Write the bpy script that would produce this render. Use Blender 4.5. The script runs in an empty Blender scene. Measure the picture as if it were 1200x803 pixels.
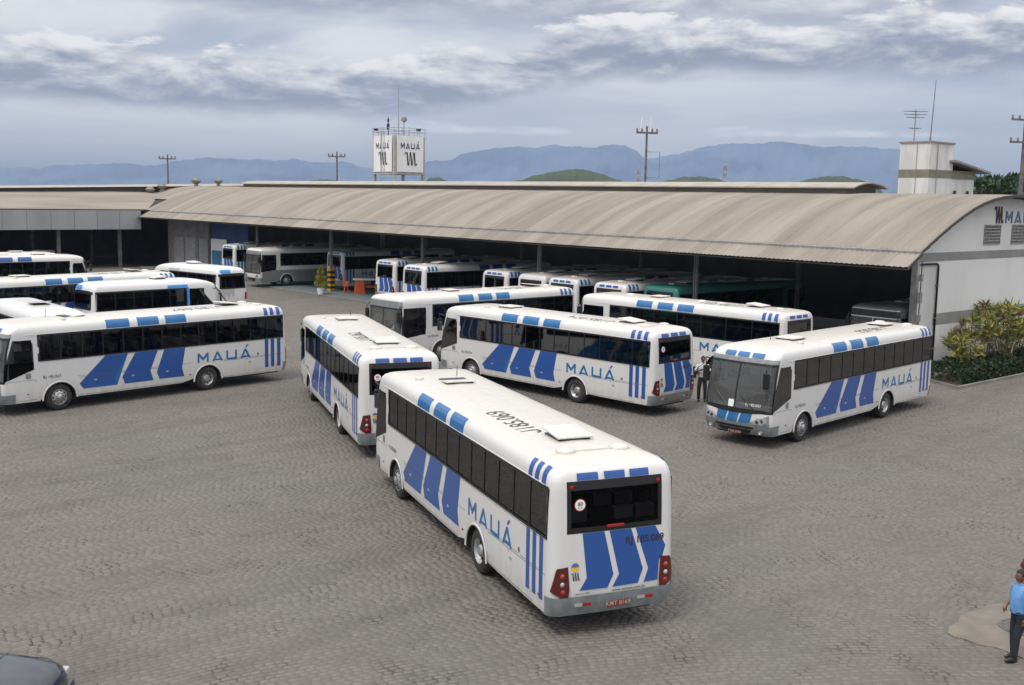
import bpy, bmesh, math, random
import numpy as np
from mathutils import Vector, Matrix
from mathutils.geometry import tessellate_polygon
C = bpy.context.scene
R = math.radians
# ------------------------------------------------------------------ camera, sky, sun, exposure
cam_d = bpy.data.cameras.new('camera'); cam = bpy.data.objects.new('camera', cam_d)
C.collection.objects.link(cam); C.camera = cam
CH, PI_, RO, FO = 7.8132, 0.134178, -0.0179335, 1269.53
cam_d.sensor_width = 36.0; cam_d.lens = 36.0 * FO / 1200.0
cam_d.clip_start = 0.1; cam_d.clip_end = 60000
cam.matrix_world = Matrix.Translation((0, 0, CH)) @ Matrix.Rotation(math.pi/2 - PI_, 4, 'X') @ Matrix.Rotation(-RO, 4, 'Z')
SUN_EL, SUN_AZ = R(58), R(215)      # azimuth clockwise from +Y
sd = bpy.data.lights.new('sun', 'SUN'); sd.energy = 1.9; sd.angle = R(18); sd.color = (1.0, 0.955, 0.9)
so = bpy.data.objects.new('sun', sd); C.collection.objects.link(so)
sv = Vector((math.sin(SUN_AZ)*math.cos(SUN_EL), math.cos(SUN_AZ)*math.cos(SUN_EL), math.sin(SUN_EL)))
so.rotation_euler = sv.to_track_quat('Z', 'Y').to_euler()
C.view_settings.view_transform = 'Standard'; C.view_settings.look = 'None'
C.view_settings.exposure = 0.0; C.view_settings.gamma = 1.0
C.cycles.max_bounces = 5; C.cycles.transparent_max_bounces = 16; C.cycles.volume_bounces = 0
C.cycles.use_denoising = True
C.cycles.sample_clamp_indirect = 4

def N(nt, typ, **kw):
    n = nt.nodes.new(typ)
    for k, v in kw.items(): setattr(n, k, v)
    return n
def math_(nt, op, a, b=None, c=None, clamp=False):
    n = N(nt, 'ShaderNodeMath', operation=op, use_clamp=clamp)
    for i, v in enumerate((a, b, c)):
        if v is None: continue
        if isinstance(v, (int, float)): n.inputs[i].default_value = v
        else: nt.links.new(v, n.inputs[i])
    return n.outputs[0]
def mix_(nt, f, a, b, mode='MIX'):
    n = N(nt, 'ShaderNodeMix', data_type='RGBA', blend_type=mode)
    for i, v in ((0, f), (6, a), (7, b)):
        if isinstance(v, (int, float)): n.inputs[i].default_value = v
        elif isinstance(v, tuple): n.inputs[i].default_value = (*v, 1) if len(v) == 3 else v
        else: nt.links.new(v, n.inputs[i])
    return n.outputs[2]
def ramp(nt, f, lo, hi, smooth=True):
    n = N(nt, 'ShaderNodeMapRange'); n.interpolation_type = 'SMOOTHSTEP' if smooth else 'LINEAR'
    nt.links.new(f, n.inputs[0]); n.inputs[1].default_value = lo; n.inputs[2].default_value = hi
    return n.outputs[0]
def noise(nt, vec, scale, detail=4, rough=0.55, dist=0.0):
    n = N(nt, 'ShaderNodeTexNoise'); n.inputs['Scale'].default_value = scale; n.inputs['Detail'].default_value = detail
    n.inputs['Roughness'].default_value = rough; n.inputs['Distortion'].default_value = dist
    if vec is not None: nt.links.new(vec, n.inputs['Vector'])
    return n.outputs[0]

w = bpy.data.worlds.new("World"); C.world = w; w.use_nodes = True
def build_world():
    nt = w.node_tree; nt.nodes.clear(); L = nt.links.new
    out = N(nt, 'ShaderNodeOutputWorld'); bg = N(nt, 'ShaderNodeBackground'); L(bg.outputs[0], out.inputs[0])
    sky = N(nt, 'ShaderNodeTexSky'); sky.sky_type = 'NISHITA'; sky.sun_disc = False
    sky.sun_elevation = SUN_EL; sky.sun_rotation = SUN_AZ; sky.dust_density = 2.0; sky.air_density = 1.0
    tc = N(nt, 'ShaderNodeTexCoord'); sp = N(nt, 'ShaderNodeSeparateXYZ'); L(tc.outputs['Generated'], sp.inputs[0])
    x, y, z = sp.outputs
    az = math_(nt, 'ARCTAN2', x, y); el = z
    def vec(sx, sy, ox=0.0, oy=0.0):
        c = N(nt, 'ShaderNodeCombineXYZ')
        L(math_(nt, 'MULTIPLY_ADD', az, sx, ox), c.inputs[0]); L(math_(nt, 'MULTIPLY_ADD', el, sy, oy), c.inputs[1])
        return c.outputs[0]
    # high thin overcast: pale grey sheet, streaky
    streak = noise(nt, vec(2.6, 17, 3.1, 0.4), 1.0, 6, 0.55, 0.6)
    soft = noise(nt, vec(1.3, 5, 9.0, 2.0), 1.0, 3, 0.5)
    veil = ramp(nt, streak, 0.36, 0.62)
    # cumulus banks: noise thresholded inside an elevation band whose height wanders with azimuth
    wob = noise(nt, vec(2.2, 0.0, 5.0, 1.0), 1.0, 3, 0.5)
    def bank(cen, half, A, sx, sy, o, tilt, g0, g1, wa=.03, eb=.016):
        n1 = noise(nt, vec(sx, sy, o, 0.0), 1.0, 10, 0.60, 0.25)
        n2 = noise(nt, vec(sx, sy, o + 0.03, 0.30), 1.0, 10, 0.60, 0.25)
        gap = ramp(nt, noise(nt, vec(2.4, 0, o*1.7, 0), 1.0, 2, .5), g0, g1)
        c0 = math_(nt, 'MULTIPLY_ADD', ramp(nt, az, -.15, .15), tilt, math_(nt, 'MULTIPLY_ADD', wob, wa, cen - wa/2))
        d = math_(nt, 'SUBTRACT', el, c0); h = math_(nt, 'MULTIPLY_ADD', gap, half + A*.25, -A*.25)
        nn = math_(nt, 'SUBTRACT', n1, .5)
        top = math_(nt, 'SUBTRACT', math_(nt, 'MULTIPLY_ADD', nn, A, h), d)
        bot = math_(nt, 'ADD', math_(nt, 'MULTIPLY_ADD', nn, A*.35, h), d)
        m = math_(nt, 'MULTIPLY', ramp(nt, top, -.001, .007), ramp(nt, bot, -eb*.25, eb))
        lit = math_(nt, 'ADD', math_(nt, 'MULTIPLY_ADD', d, 13.0, .36), math_(nt, 'MULTIPLY', math_(nt, 'SUBTRACT', n1, n2), 2.6))
        return m, ramp(nt, lit, 0, 1)
    m1, l1 = bank(0.094, 0.028, 0.095, 10.0, 30.0, 2.3, .036, .30, .44)
    m2, l2 = bank(0.172, 0.024, 0.10, 8.0, 24.0, 7.7, .0, .36, .52)
    m3, l3 = bank(0.0595, 0.0045, 0.022, 14.0, 70.0, 4.4, .0, -2.0, -1.0, .0, .003)
    low_n = noise(nt, vec(3.0, 0, 1.7, 0), 1.0, 2, .5)
    m3 = math_(nt, 'MULTIPLY', m3, math_(nt, 'MAXIMUM', math_(nt, 'MULTIPLY', ramp(nt, az, .13, .20), ramp(nt, az, .40, .33)), ramp(nt, low_n, .56, .62)))
    SK = 14.5
    def col(r, g, b): return (r*SK, g*SK, b*SK)
    hor = ramp(nt, el, 0.14, 0.0)
    east = math_(nt, 'MULTIPLY', ramp(nt, az, -0.15, 0.45), ramp(nt, el, .20, .06))
    base = mix_(nt, veil, col(0.36, 0.395, 0.48), col(0.66, 0.66, 0.67))
    base = mix_(nt, math_(nt, 'MULTIPLY', hor, 0.65), base, col(0.70, 0.725, 0.76))
    base = mix_(nt, math_(nt, 'MULTIPLY', east, 0.50), base, col(0.30, 0.37, 0.50))
    base = mix_(nt, 0.08, base, sky.outputs[0])
    for m, l, dk, br, a in ((m2, l2, col(.27, .295, .37), col(.62, .61, .615), .92), (m1, l1, col(.20, .23, .31), col(.74, .72, .71), .97), (m3, l3, col(.60, .64, .72), col(.86, .86, .88), .75)):
        base = mix_(nt, math_(nt, 'MULTIPLY', m, a), base, mix_(nt, l, dk, br))
    # overcast is brighter overhead
    zen = ramp(nt, el, 0.18, 0.9)
    base = mix_(nt, zen, base, mix_(nt, 1.0, base, (2.5, 2.4, 2.2), 'MULTIPLY'))
    below = ramp(nt, el, -0.02, -0.12)
    base = mix_(nt, below, base, col(.22, .23, .24))
    L(base, bg.inputs[0]); bg.inputs[1].default_value = 0.1
build_world()

# ------------------------------------------------------------------ materials
MT = {}
def mat(name, col, rough=0.6, metal=0.0, spec=0.5, coat=0.0):
    if name in MT: return MT[name]
    m = bpy.data.materials.new(name); m.use_nodes = True
    b = m.node_tree.nodes['Principled BSDF']
    b.inputs['Base Color'].default_value = (*col, 1); b.inputs['Roughness'].default_value = rough
    b.inputs['Metallic'].default_value = metal; b.inputs['Specular IOR Level'].default_value = spec
    b.inputs['Coat Weight'].default_value = coat; b.inputs['Coat Roughness'].default_value = 0.08
    MT[name] = m; return m
def varied(name, c1, c2, scale=3.0, rough=0.7, bump=0.0, bscale=40, detail=5, stretch=None, rot=0.0, metal=0.0, objrand=0.0, lo=.35, hi=.65, spec=.5, coat=0.0):
    if name in MT: return MT[name]
    m = mat(name, c1, rough, metal, spec, coat); nt = m.node_tree; b = nt.nodes['Principled BSDF']
    tc = N(nt, 'ShaderNodeTexCoord'); v = tc.outputs['Object']
    if stretch:
        mp = N(nt, 'ShaderNodeMapping'); m0 = N(nt, 'ShaderNodeMapping'); m0.inputs['Rotation'].default_value = (0, 0, rot); nt.links.new(v, m0.inputs[0])
        mp.inputs['Scale'].default_value = stretch; nt.links.new(m0.outputs[0], mp.inputs[0]); v = mp.outputs[0]
    f = ramp(nt, noise(nt, v, scale, detail), lo, hi)
    c = mix_(nt, f, c1, c2)
    if objrand:
        oi = N(nt, 'ShaderNodeObjectInfo')
        hs = N(nt, 'ShaderNodeHueSaturation'); nt.links.new(c, hs.inputs['Color'])
        nt.links.new(math_(nt, 'MULTIPLY_ADD', oi.outputs['Random'], objrand, 1 - objrand/2), hs.inputs['Value']); c = hs.outputs[0]
    nt.links.new(c, b.inputs['Base Color'])
    if bump:
        bp = N(nt, 'ShaderNodeBump'); bp.inputs['Strength'].default_value = bump; bp.inputs['Distance'].default_value = 0.02
        nt.links.new(noise(nt, tc.outputs['Object'], bscale, 3), bp.inputs['Height']); nt.links.new(bp.outputs[0], b.inputs['Normal'])
    return m
def paint(name, col, inner=(0.42, 0.42, 0.42), dirt=(0.42, 0.39, 0.34), dirt_amt=.9, rough=.32):
    """bus paint: gloss, road dust low on the panels, a trim colour on the inner face"""
    if name in MT: return MT[name]
    m = mat(name, col, rough, 0, .5, .35); nt = m.node_tree; b = nt.nodes['Principled BSDF']
    tc = N(nt, 'ShaderNodeTexCoord'); sp = N(nt, 'ShaderNodeSeparateXYZ'); nt.links.new(tc.outputs['Object'], sp.inputs[0])
    mp = N(nt, 'ShaderNodeMapping'); mp.inputs['Scale'].default_value = (3, 3, .7); nt.links.new(tc.outputs['Object'], mp.inputs[0])
    n = noise(nt, mp.outputs[0], 1.3, 6, .65)
    low = ramp(nt, sp.outputs[2], 1.3, .35)
    top = ramp(nt, sp.outputs[2], 3.0, 3.2)
    f = math_(nt, 'MULTIPLY', math_(nt, 'MAXIMUM', math_(nt, 'MULTIPLY', low, .55), math_(nt, 'MULTIPLY', top, .5)), ramp(nt, n, .35, .75))
    f = math_(nt, 'MULTIPLY_ADD', f, dirt_amt, math_(nt, 'MULTIPLY', ramp(nt, n, .4, .8), .06))
    c = mix_(nt, f, col, dirt)
    c = mix_(nt, math_(nt, 'MULTIPLY', ramp(nt, sp.outputs[2], 3.04, 3.13), .55), c, tuple(a_*b_ for a_, b_ in zip(col, (.86, .80, .70))))
    g = N(nt, 'ShaderNodeNewGeometry')
    c = mix_(nt, g.outputs['Backfacing'], c, inner)
    nt.links.new(c, b.inputs['Base Color'])
    nt.links.new(math_(nt, 'MULTIPLY_ADD', f, .5, rough), b.inputs['Roughness'])
    return m
def glass(name, tint, refl=1.0, rough=.03, dust=0.0):
    m = bpy.data.materials.new(name); m.use_nodes = True; nt = m.node_tree; nt.nodes.clear()
    out = N(nt, 'ShaderNodeOutputMaterial'); t = N(nt, 'ShaderNodeBsdfTransparent'); t.inputs[0].default_value = (*tint, 1)
    g = N(nt, 'ShaderNodeBsdfGlossy'); g.inputs['Roughness'].default_value = rough; g.inputs[0].default_value = (refl, refl, refl, 1)
    f = N(nt, 'ShaderNodeFresnel'); f.inputs[0].default_value = 1.5
    mx = N(nt, 'ShaderNodeMixShader'); nt.links.new(f.outputs[0], mx.inputs[0]); nt.links.new(t.outputs[0], mx.inputs[1]); nt.links.new(g.outputs[0], mx.inputs[2])
    last = mx.outputs[0]
    if dust:
        d_ = N(nt, 'ShaderNodeBsdfDiffuse'); d_.inputs[0].default_value = (.6, .6, .58, 1); m3 = N(nt, 'ShaderNodeMixShader'); m3.inputs[0].default_value = dust
        nt.links.new(last, m3.inputs[1]); nt.links.new(d_.outputs[0], m3.inputs[2]); last = m3.outputs[0]
    nt.links.new(last, out.inputs[0]); MT[name] = m; return m
white = paint('white_paint', (0.64, 0.632, 0.615))
blue = paint('blue_livery', (0.009, 0.130, 0.335), inner=(.02, .08, .3), dirt_amt=.25)
lblue = paint('light_blue_livery', (0.03, 0.25, 0.66), dirt_amt=.25)
teal = paint('teal_paint', (0.035, 0.21, 0.175), dirt=(.08, .2, .16))
greyp = varied('grey_bumper', (0.17, 0.19, 0.195), (.235, .25, .25), 6, .42, coat=.3)
greyl = paint('dull_grey_lower_panel', (0.20, 0.20, .20), dirt_amt=.3)
black = mat('black_trim', (0.012, 0.012, 0.013), .35)
rubber = varied('tyre_rubber', (0.018, 0.018, 0.019), (.05, .047, .043), 9, .85)
steel = varied('wheel_steel', (0.50, 0.51, 0.52), (.3, .29, .28), 12, .38, metal=.55)
dark = mat('dark_under', (0.02, 0.02, 0.021), .9)
gl = glass('tinted_glass', (0.26, 0.262, 0.27), .18)
glw = glass('windscreen_glass', (0.78, 0.83, 0.81), 1.0, .03, .11)
seatm = varied('seat_fabric', (0.03, 0.035, 0.07), (.06, .06, .09), 20, .9)
seatl = mat('seat_cover', (0.33, 0.33, 0.36), .8)
red = mat('lamp_red', (0.30, 0.012, 0.012), .15, coat=.6)
redd = mat('lamp_dark_red', (0.09, 0.008, 0.008), .12, coat=.6)
amber = mat('lamp_amber', (0.38, 0.06, 0.015), .2, coat=.5)
clear = mat('lamp_clear', (0.5, 0.5, 0.5), .12, metal=.4, coat=.6)
ink = mat('black_lettering', (0.03, 0.03, 0.035), .5)
whitef = mat('white_print', (0.78, 0.78, 0.78), .5)
platem = mat('red_plate', (0.20, 0.025, 0.02), .5)
yell = mat('yellow_print', (0.75, 0.5, 0.03), .5)
hatchm = varied('hatch_plastic', (0.62, 0.60, .56), (.52, .50, .46), 5, .5)

# ------------------------------------------------------------------ helpers
def link(name, me, m=None, parent=None, loc=None):
    o = bpy.data.objects.new(name, me); C.collection.objects.link(o)
    if m is not None and me is not None and len(me.materials) == 0: me.materials.append(m)
    if parent is not None: o.parent = parent
    if loc is not None: o.location = loc
    return o
def tag(o, label=None, cat=None, group=None, kind=None):
    if label: o['label'] = label
    if cat: o['category'] = cat
    if group: o['group'] = group
    if kind: o['kind'] = kind
    return o
def empty(name, loc=(0, 0, 0), rz=0.0):
    o = bpy.data.objects.new(name, None); C.collection.objects.link(o); o.location = loc; o.rotation_euler.z = rz
    o.empty_display_size = .2; return o
class MB:
    def __init__(s): s.v = []; s.f = []; s.mi = []; s.cur = 0; s.smooth = False
    def add(s, vs, fs):
        k = len(s.v); s.v += [tuple(v) for v in vs]; s.f += [tuple(i + k for i in f) for f in fs]; s.mi += [s.cur]*len(fs); return s
    def box(s, x0, x1, y0, y1, z0, z1, M=None):
        vs = [Vector((x, y, z)) for z in (z0, z1) for x, y in ((x0, y0), (x1, y0), (x1, y1), (x0, y1))]
        if M is not None: vs = [M @ v for v in vs]
        return s.add(vs, [(3, 2, 1, 0), (4, 5, 6, 7), (0, 1, 5, 4), (1, 2, 6, 5), (2, 3, 7, 6), (3, 0, 4, 7)])
    def bbox(s, x0, x1, y0, y1, z0, z1, r=.02, M=None):
        """box with chamfered edges"""
        bm = bmesh.new(); bmesh.ops.create_cube(bm, size=1)
        for v in bm.verts: v.co = Vector(((x0+x1)/2 + v.co.x*(x1-x0), (y0+y1)/2 + v.co.y*(y1-y0), (z0+z1)/2 + v.co.z*(z1-z0)))
        bmesh.ops.bevel(bm, geom=bm.edges[:], offset=r, segments=2, affect='EDGES', profile=.6)
        if M is not None: bmesh.ops.transform(bm, matrix=M, verts=bm.verts[:])
        bm.verts.index_update(); s.add([v.co[:] for v in bm.verts], [[v.index for v in f.verts] for f in bm.faces]); bm.free(); return s
    def tube(s, pts, r, n=8, cap=True):
        pts = [Vector(p) for p in pts]; rs = r if isinstance(r, (list, tuple)) else [r]*len(pts)
        vs = []; fs = []; up = None
        for i, p in enumerate(pts):
            d = ((pts[min(i+1, len(pts)-1)] - pts[max(i-1, 0)])).normalized()
            if up is None: up = d.orthogonal().normalized()
            up = (up - d*up.dot(d)).normalized(); sd_ = d.cross(up)
            for k in range(n):
                a = 2*math.pi*k/n; vs.append(p + (up*math.cos(a) + sd_*math.sin(a))*rs[i])
        for i in range(len(pts)-1):
            for k in range(n): fs.append((i*n+k, i*n+(k+1) % n, (i+1)*n+(k+1) % n, (i+1)*n+k))
        if cap: fs.append(tuple(range(n))[::-1]); fs.append(tuple((len(pts)-1)*n+k for k in range(n)))
        return s.add(vs, fs)
    def lathe(s, prof, n=24, axis='Z', org=(0, 0, 0), a0=0, a1=2*math.pi):
        full = abs(a1-a0-2*math.pi) < 1e-6; m = n if full else n+1; vs = []
        for j in range(m):
            a = a0 + (a1-a0)*j/n; c, q = math.cos(a), math.sin(a)
            for (r_, h_) in prof:
                p = {'Z': (r_*c, r_*q, h_), 'Y': (r_*c, h_, r_*q), 'X': (h_, r_*c, r_*q)}[axis]
                vs.append((p[0]+org[0], p[1]+org[1], p[2]+org[2]))
        k = len(prof); fs = []
        for j in range(n):
            for i in range(k-1): fs.append((j*k+i, ((j+1) % m)*k+i, ((j+1) % m)*k+i+1, j*k+i+1))
        return s.add(vs, fs)
    def poly(s, pts, th=None, nrm=None):
        """flat polygon, thickened along nrm when th is given"""
        pts = [Vector(p) for p in pts]; tri = tessellate_polygon([pts]); n = len(pts)
        if th is None: return s.add(pts, [tuple(t) for t in tri])
        q = [p + Vector(nrm)*th for p in pts]
        return s.add(pts + q, [tuple(t) for t in tri] + [tuple(n+i for i in t[::-1]) for t in tri] + [(i, (i+1) % n, n+(i+1) % n, n+i) for i in range(n)])
    def mesh(s, name, mats, smooth=False):
        me = bpy.data.meshes.new(name); me.from_pydata([tuple(v) for v in s.v], [], s.f)
        for m in (mats if isinstance(mats, (list, tuple)) else [mats]): me.materials.append(m)
        if len(set(s.mi)) > 1: me.polygons.foreach_set('material_index', s.mi)
        if smooth or s.smooth: me.polygons.foreach_set('use_smooth', [True]*len(s.f))
        me.update(); return me
    def obj(s, name, mats, parent=None, loc=None, smooth=False):
        o = link(name, s.mesh(name, mats, smooth), None, parent, loc); return o
def autosmooth(me, ang=35):
    me.polygons.foreach_set('use_smooth', [True]*len(me.polygons))
    bm = bmesh.new(); bm.from_mesh(me)
    for e in bm.edges:
        e.smooth = not (len(e.link_faces) == 2 and e.calc_face_angle(0) > R(ang))
    bm.to_mesh(me); bm.free()
def normals(me):
    bm = bmesh.new(); bm.from_mesh(me); bmesh.ops.recalc_face_normals(bm, faces=bm.faces); bm.to_mesh(me); bm.free()
_tc = {}
def text_pts(body, size=1.0, bold=0.0, align='LEFT'):
    """(verts2d, faces) of a line of text"""
    k = (body, bold, align)
    if k not in _tc:
        cu = bpy.data.curves.new('t', 'FONT'); cu.body = body; cu.size = 1; cu.offset = bold; cu.align_x = align; cu.resolution_u = 3
        ob = bpy.data.objects.new('t', cu); C.collection.objects.link(ob)
        dg = bpy.context.evaluated_depsgraph_get(); me = bpy.data.meshes.new_from_object(ob.evaluated_get(dg))
        _tc[k] = ([(v.co.x, v.co.y) for v in me.vertices], [tuple(p.vertices) for p in me.polygons])
        bpy.data.objects.remove(ob); bpy.data.meshes.remove(me)
    vs, fs = _tc[k]; return [(x*size, y*size) for x, y in vs], fs
# the yard name in wide block letters, unit height
def letters():
    M_ = [[(0, 0), (.22, 0), (.22, .62), (.66, .18), (1.10, .62), (1.10, 0), (1.32, 0), (1.32, 1), (1.12, 1), (.66, .52), (.20, 1), (0, 1)]]
    A_ = [[(0, 0), (.25, 0), (.66, .70), (1.07, 0), (1.32, 0), (.76, 1), (.56, 1)], [(.30, .085), (1.02, .085), (.92, .255), (.40, .255)]]
    U_ = [[(0, 1), (0, .14), (.14, 0), (1.32, 0), (1.32, 1), (1.10, 1), (1.10, .21), (.22, .21), (.22, 1)]]
    AC = [[(.60, 1.12), (.84, 1.42), (1.08, 1.42), (.78, 1.12)]]
    out = []
    for i, g in enumerate((M_, A_, U_, A_ + AC)):
        for p in g: out.append([(x + i*1.735, y) for x, y in p])
    return out, 1.735*3 + 1.32
def emblem():
    """the squiggle mark: three leaning bars joined by hooks, unit height, about unit width"""
    out = []
    for x in (.16, .48, .80): out.append([(x+.10, 0), (x+.22, 0), (x+.12, 1), (x, 1)])
    for x in (.16, .48): out.append([(x+.20, 0), (x+.25, .0), (x+.34, .95), (x+.31, 1)])
    out.append([(0, .80), (.055, .78), (.14, 1), (.05, 1)]); out.append([(1.0, 0), (1.09, .0), (1.14, .16), (1.08, .18)])
    return out
# frame of the depot: u along the open front (to the far left), v into the building
TH = 2.28336794; HB = (16.910, 46.305)
UD = Vector((math.cos(TH), math.sin(TH), 0)); VD = Vector((math.sin(TH), -math.cos(TH), 0))
def H(a, c, z=0.0): return Vector((HB[0], HB[1], z)) + UD*a + VD*c

def fcam(px, py):
    dx = px-600; dy = 401.5-py; c, s = math.cos(RO), math.sin(RO)
    x = c*dx+s*dy; y = -s*dx+c*dy
    return Vector((x/FO, math.cos(PI_)+y/FO*math.sin(PI_), -math.sin(PI_)+y/FO*math.cos(PI_)))

# ------------------------------------------------------------------ ground and cobbles
def ground():
    m = bpy.data.materials.new('dusty_ground'); m.use_nodes = True; nt = m.node_tree; b = nt.nodes['Principled BSDF']
    tc = N(nt, 'ShaderNodeTexCoord'); v = tc.outputs['Object']
    big = ramp(nt, noise(nt, v, .8, 6, .7), .48, .72)
    far = noise(nt, v, .02, 4)
    sp = N(nt, 'ShaderNodeSeparateXYZ'); nt.links.new(v, sp.inputs[0])
    c = mix_(nt, big, (.138, .129, .118), (.060, .056, .052))
    gf = ramp(nt, sp.outputs[1], 130, 220)
    c = mix_(nt, gf, c, mix_(nt, ramp(nt, far, .4, .6), (.06, .075, .035), (.11, .10, .07)))
    nt.links.new(c, b.inputs['Base Color']); b.inputs['Roughness'].default_value = .95; b.inputs['Specular IOR Level'].default_value = .1
    bp = N(nt, 'ShaderNodeBump'); bp.inputs['Strength'].default_value = .4; bp.inputs['Distance'].default_value = .01
    nt.links.new(noise(nt, v, 30, 4), bp.inputs['Height']); nt.links.new(bp.outputs[0], b.inputs['Normal'])
    g = MB(); S = 14000
    g.add([(-S, -300, -.008), (S, -300, -.008), (S, 2*S, -.008), (-S, 2*S, -.008)], [(0, 1, 2, 3)])
    tag(g.obj('ground', m), kind='structure')
ground()
PATCH = [(8.10, 19.02), (8.22, 19.3), (8.5, 19.55), (8.72, 19.95), (9.15, 20.2), (9.5, 20.5), (9.85, 20.55), (10.3, 20.72), (10.7, 20.55), (11.3, 20.3), (11.2, 19.0), (10.2, 18.0), (9.6, 17.85), (9.2, 17.78), (9.0, 17.95), (8.86, 18.2), (8.7, 18.42), (8.45, 18.5), (8.3, 18.75), (8.14, 18.85)]
def in_poly(x, y, P):
    ins = np.zeros(x.shape, bool); j = len(P)-1
    for i in range(len(P)):
        xi, yi = P[i]; xj, yj = P[j]
        c = ((yi > y) != (yj > y)) & (x < (xj-xi)*(y-yi)/(yj-yi+1e-12)+xi); ins ^= c; j = i
    return ins
def cobbles():
    rng = np.random.default_rng(4)
    cx, cy = 7.2, -1.5; X = []; Y = []; T = []; Wd = []
    dr, ds = .122, .178
    for k in range(int(14/dr), int(110/dr)):
        r = k*dr; n = int(2.2*r/ds)
        a = 2.9 - (np.arange(n) + rng.random() + rng.normal(0, .07, n))*ds/r
        X.append(cx + r*np.cos(a)); Y.append(cy + r*np.sin(a)); T.append(a + math.pi/2)
    X = np.concatenate(X); Y = np.concatenate(Y); T = np.concatenate(T)
    dd = (X-HB[0])*VD.x + (Y-HB[1])*VD.y; uu = (X-HB[0])*UD.x + (Y-HB[1])*UD.y
    yard = (dd < .12) | (uu < -.2)
    keep = (Y > 13.5) & (Y < 92) & (np.abs(X) < .495*Y + 4.5) & yard & ~in_poly(X, Y, PATCH)
    X, Y, T = X[keep], Y[keep], T[keep]; n = len(X)
    Xw = X + .05*np.sin(Y*.9) ; Yw = Y + .06*np.sin(X*.8+1) + .035*np.sin(X*2.3+Y*.7)
    hl = (ds/2 - .0075)*(1 + rng.normal(0, .045, n)); hw = (dr/2 - .0075)*(1 + rng.normal(0, .05, n))
    T = T + rng.normal(0, .03, n); z = rng.normal(0, .0022, n) + .004*np.sin(X*.7)*np.sin(Y*.45); tx, ty = rng.normal(0, .018, n), rng.normal(0, .022, n)
    c, s = np.cos(T), np.sin(T); co = np.zeros((n, 8, 3)); b = .011
    for i, (sx, sy) in enumerate(((-1, -1), (1, -1), (1, 1), (-1, 1))):
        jx = rng.normal(0, .006, n); jy = rng.normal(0, .005, n)
        for lay, ins, dz in ((0, b, 0.0), (4, 0, -.02)):
            lx = sx*(hl-ins)+jx; ly = sy*(hw-ins)+jy
            co[:, i+lay, 0] = Xw + c*lx - s*ly; co[:, i+lay, 1] = Yw + s*lx + c*ly
            co[:, i+lay, 2] = z + tx*lx*(lay == 0) + ty*ly*(lay == 0) + dz
    base = np.array([[0, 1, 2, 3], [4, 5, 1, 0], [5, 6, 2, 1], [6, 7, 3, 2], [7, 4, 0, 3]])
    def make(sel, name):
        nn = int(sel.sum()); F = (base[None] + (np.arange(nn)*8)[:, None, None]).reshape(-1, 4)
        me = bpy.data.meshes.new(name); me.vertices.add(nn*8); me.vertices.foreach_set('co', co[sel].reshape(-1))
        me.loops.add(F.size); me.loops.foreach_set('vertex_index', F.reshape(-1).astype(np.int32))
        me.polygons.add(len(F)); me.polygons.foreach_set('loop_start', np.arange(0, F.size, 4, dtype=np.int32))
        at = me.attributes.new('tone', 'FLOAT', 'FACE'); at.data.foreach_set('value', np.repeat(rng.random(nn), 5).astype(np.float32))
        me.update(calc_edges=True); return me
    m = bpy.data.materials.new('cobble_stone'); m.use_nodes = True; nt = m.node_tree; b_ = nt.nodes['Principled BSDF']
    at = N(nt, 'ShaderNodeAttribute'); at.attribute_name = 'tone'; tc = N(nt, 'ShaderNodeTexCoord'); v = tc.outputs['Object']
    big = noise(nt, v, .22, 6, .62); med = noise(nt, v, 1.1, 5, .65); hue = noise(nt, v, .16, 3, .5)
    c = mix_(nt, ramp(nt, hue, .38, .62), (.152, .144, .134), (.164, .147, .131))
    c = mix_(nt, math_(nt, 'MULTIPLY', ramp(nt, big, .42, .7), .42), c, (.106, .103, .099))
    c = mix_(nt, math_(nt, 'MULTIPLY', ramp(nt, med, .52, .72), .35), c, (.190, .178, .160))
    ma = N(nt, 'ShaderNodeMapping'); ma.inputs['Rotation'].default_value = (0, 0, -.75); nt.links.new(v, ma.inputs[0])
    mb = N(nt, 'ShaderNodeMapping'); mb.inputs['Scale'].default_value = (.05, .75, 1); nt.links.new(ma.outputs[0], mb.inputs[0])
    c = mix_(nt, math_(nt, 'MULTIPLY', ramp(nt, noise(nt, mb.outputs[0], 1.0, 4, .55, .8), .50, .62), .28), c, (.085, .083, .08))
    c = mix_(nt, math_(nt, 'MULTIPLY', ramp(nt, noise(nt, v, 2.6, 3, .6), .66, .74), .5), c, (.075, .07, .066))
    hs = N(nt, 'ShaderNodeHueSaturation'); nt.links.new(c, hs.inputs['Color'])
    nt.links.new(math_(nt, 'MULTIPLY_ADD', at.outputs['Fac'], .20, .90), hs.inputs['Value'])
    nt.links.new(hs.outputs[0], b_.inputs['Base Color']); b_.inputs['Roughness'].default_value = .8; b_.inputs['Specular IOR Level'].default_value = .25
    bp = N(nt, 'ShaderNodeBump'); bp.inputs['Strength'].default_value = .35; bp.inputs['Distance'].default_value = .008
    nt.links.new(noise(nt, v, 60, 3), bp.inputs['Height']); nt.links.new(bp.outputs[0], b_.inputs['Normal'])
    o = link('cobblestone_paving', make(np.ones(n, bool), 'cobblestone_paving'), m)
    tag(o, 'grey brown cobblestones laid in curving rows over the whole yard', 'paving', kind='stuff')
cobbles()
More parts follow.
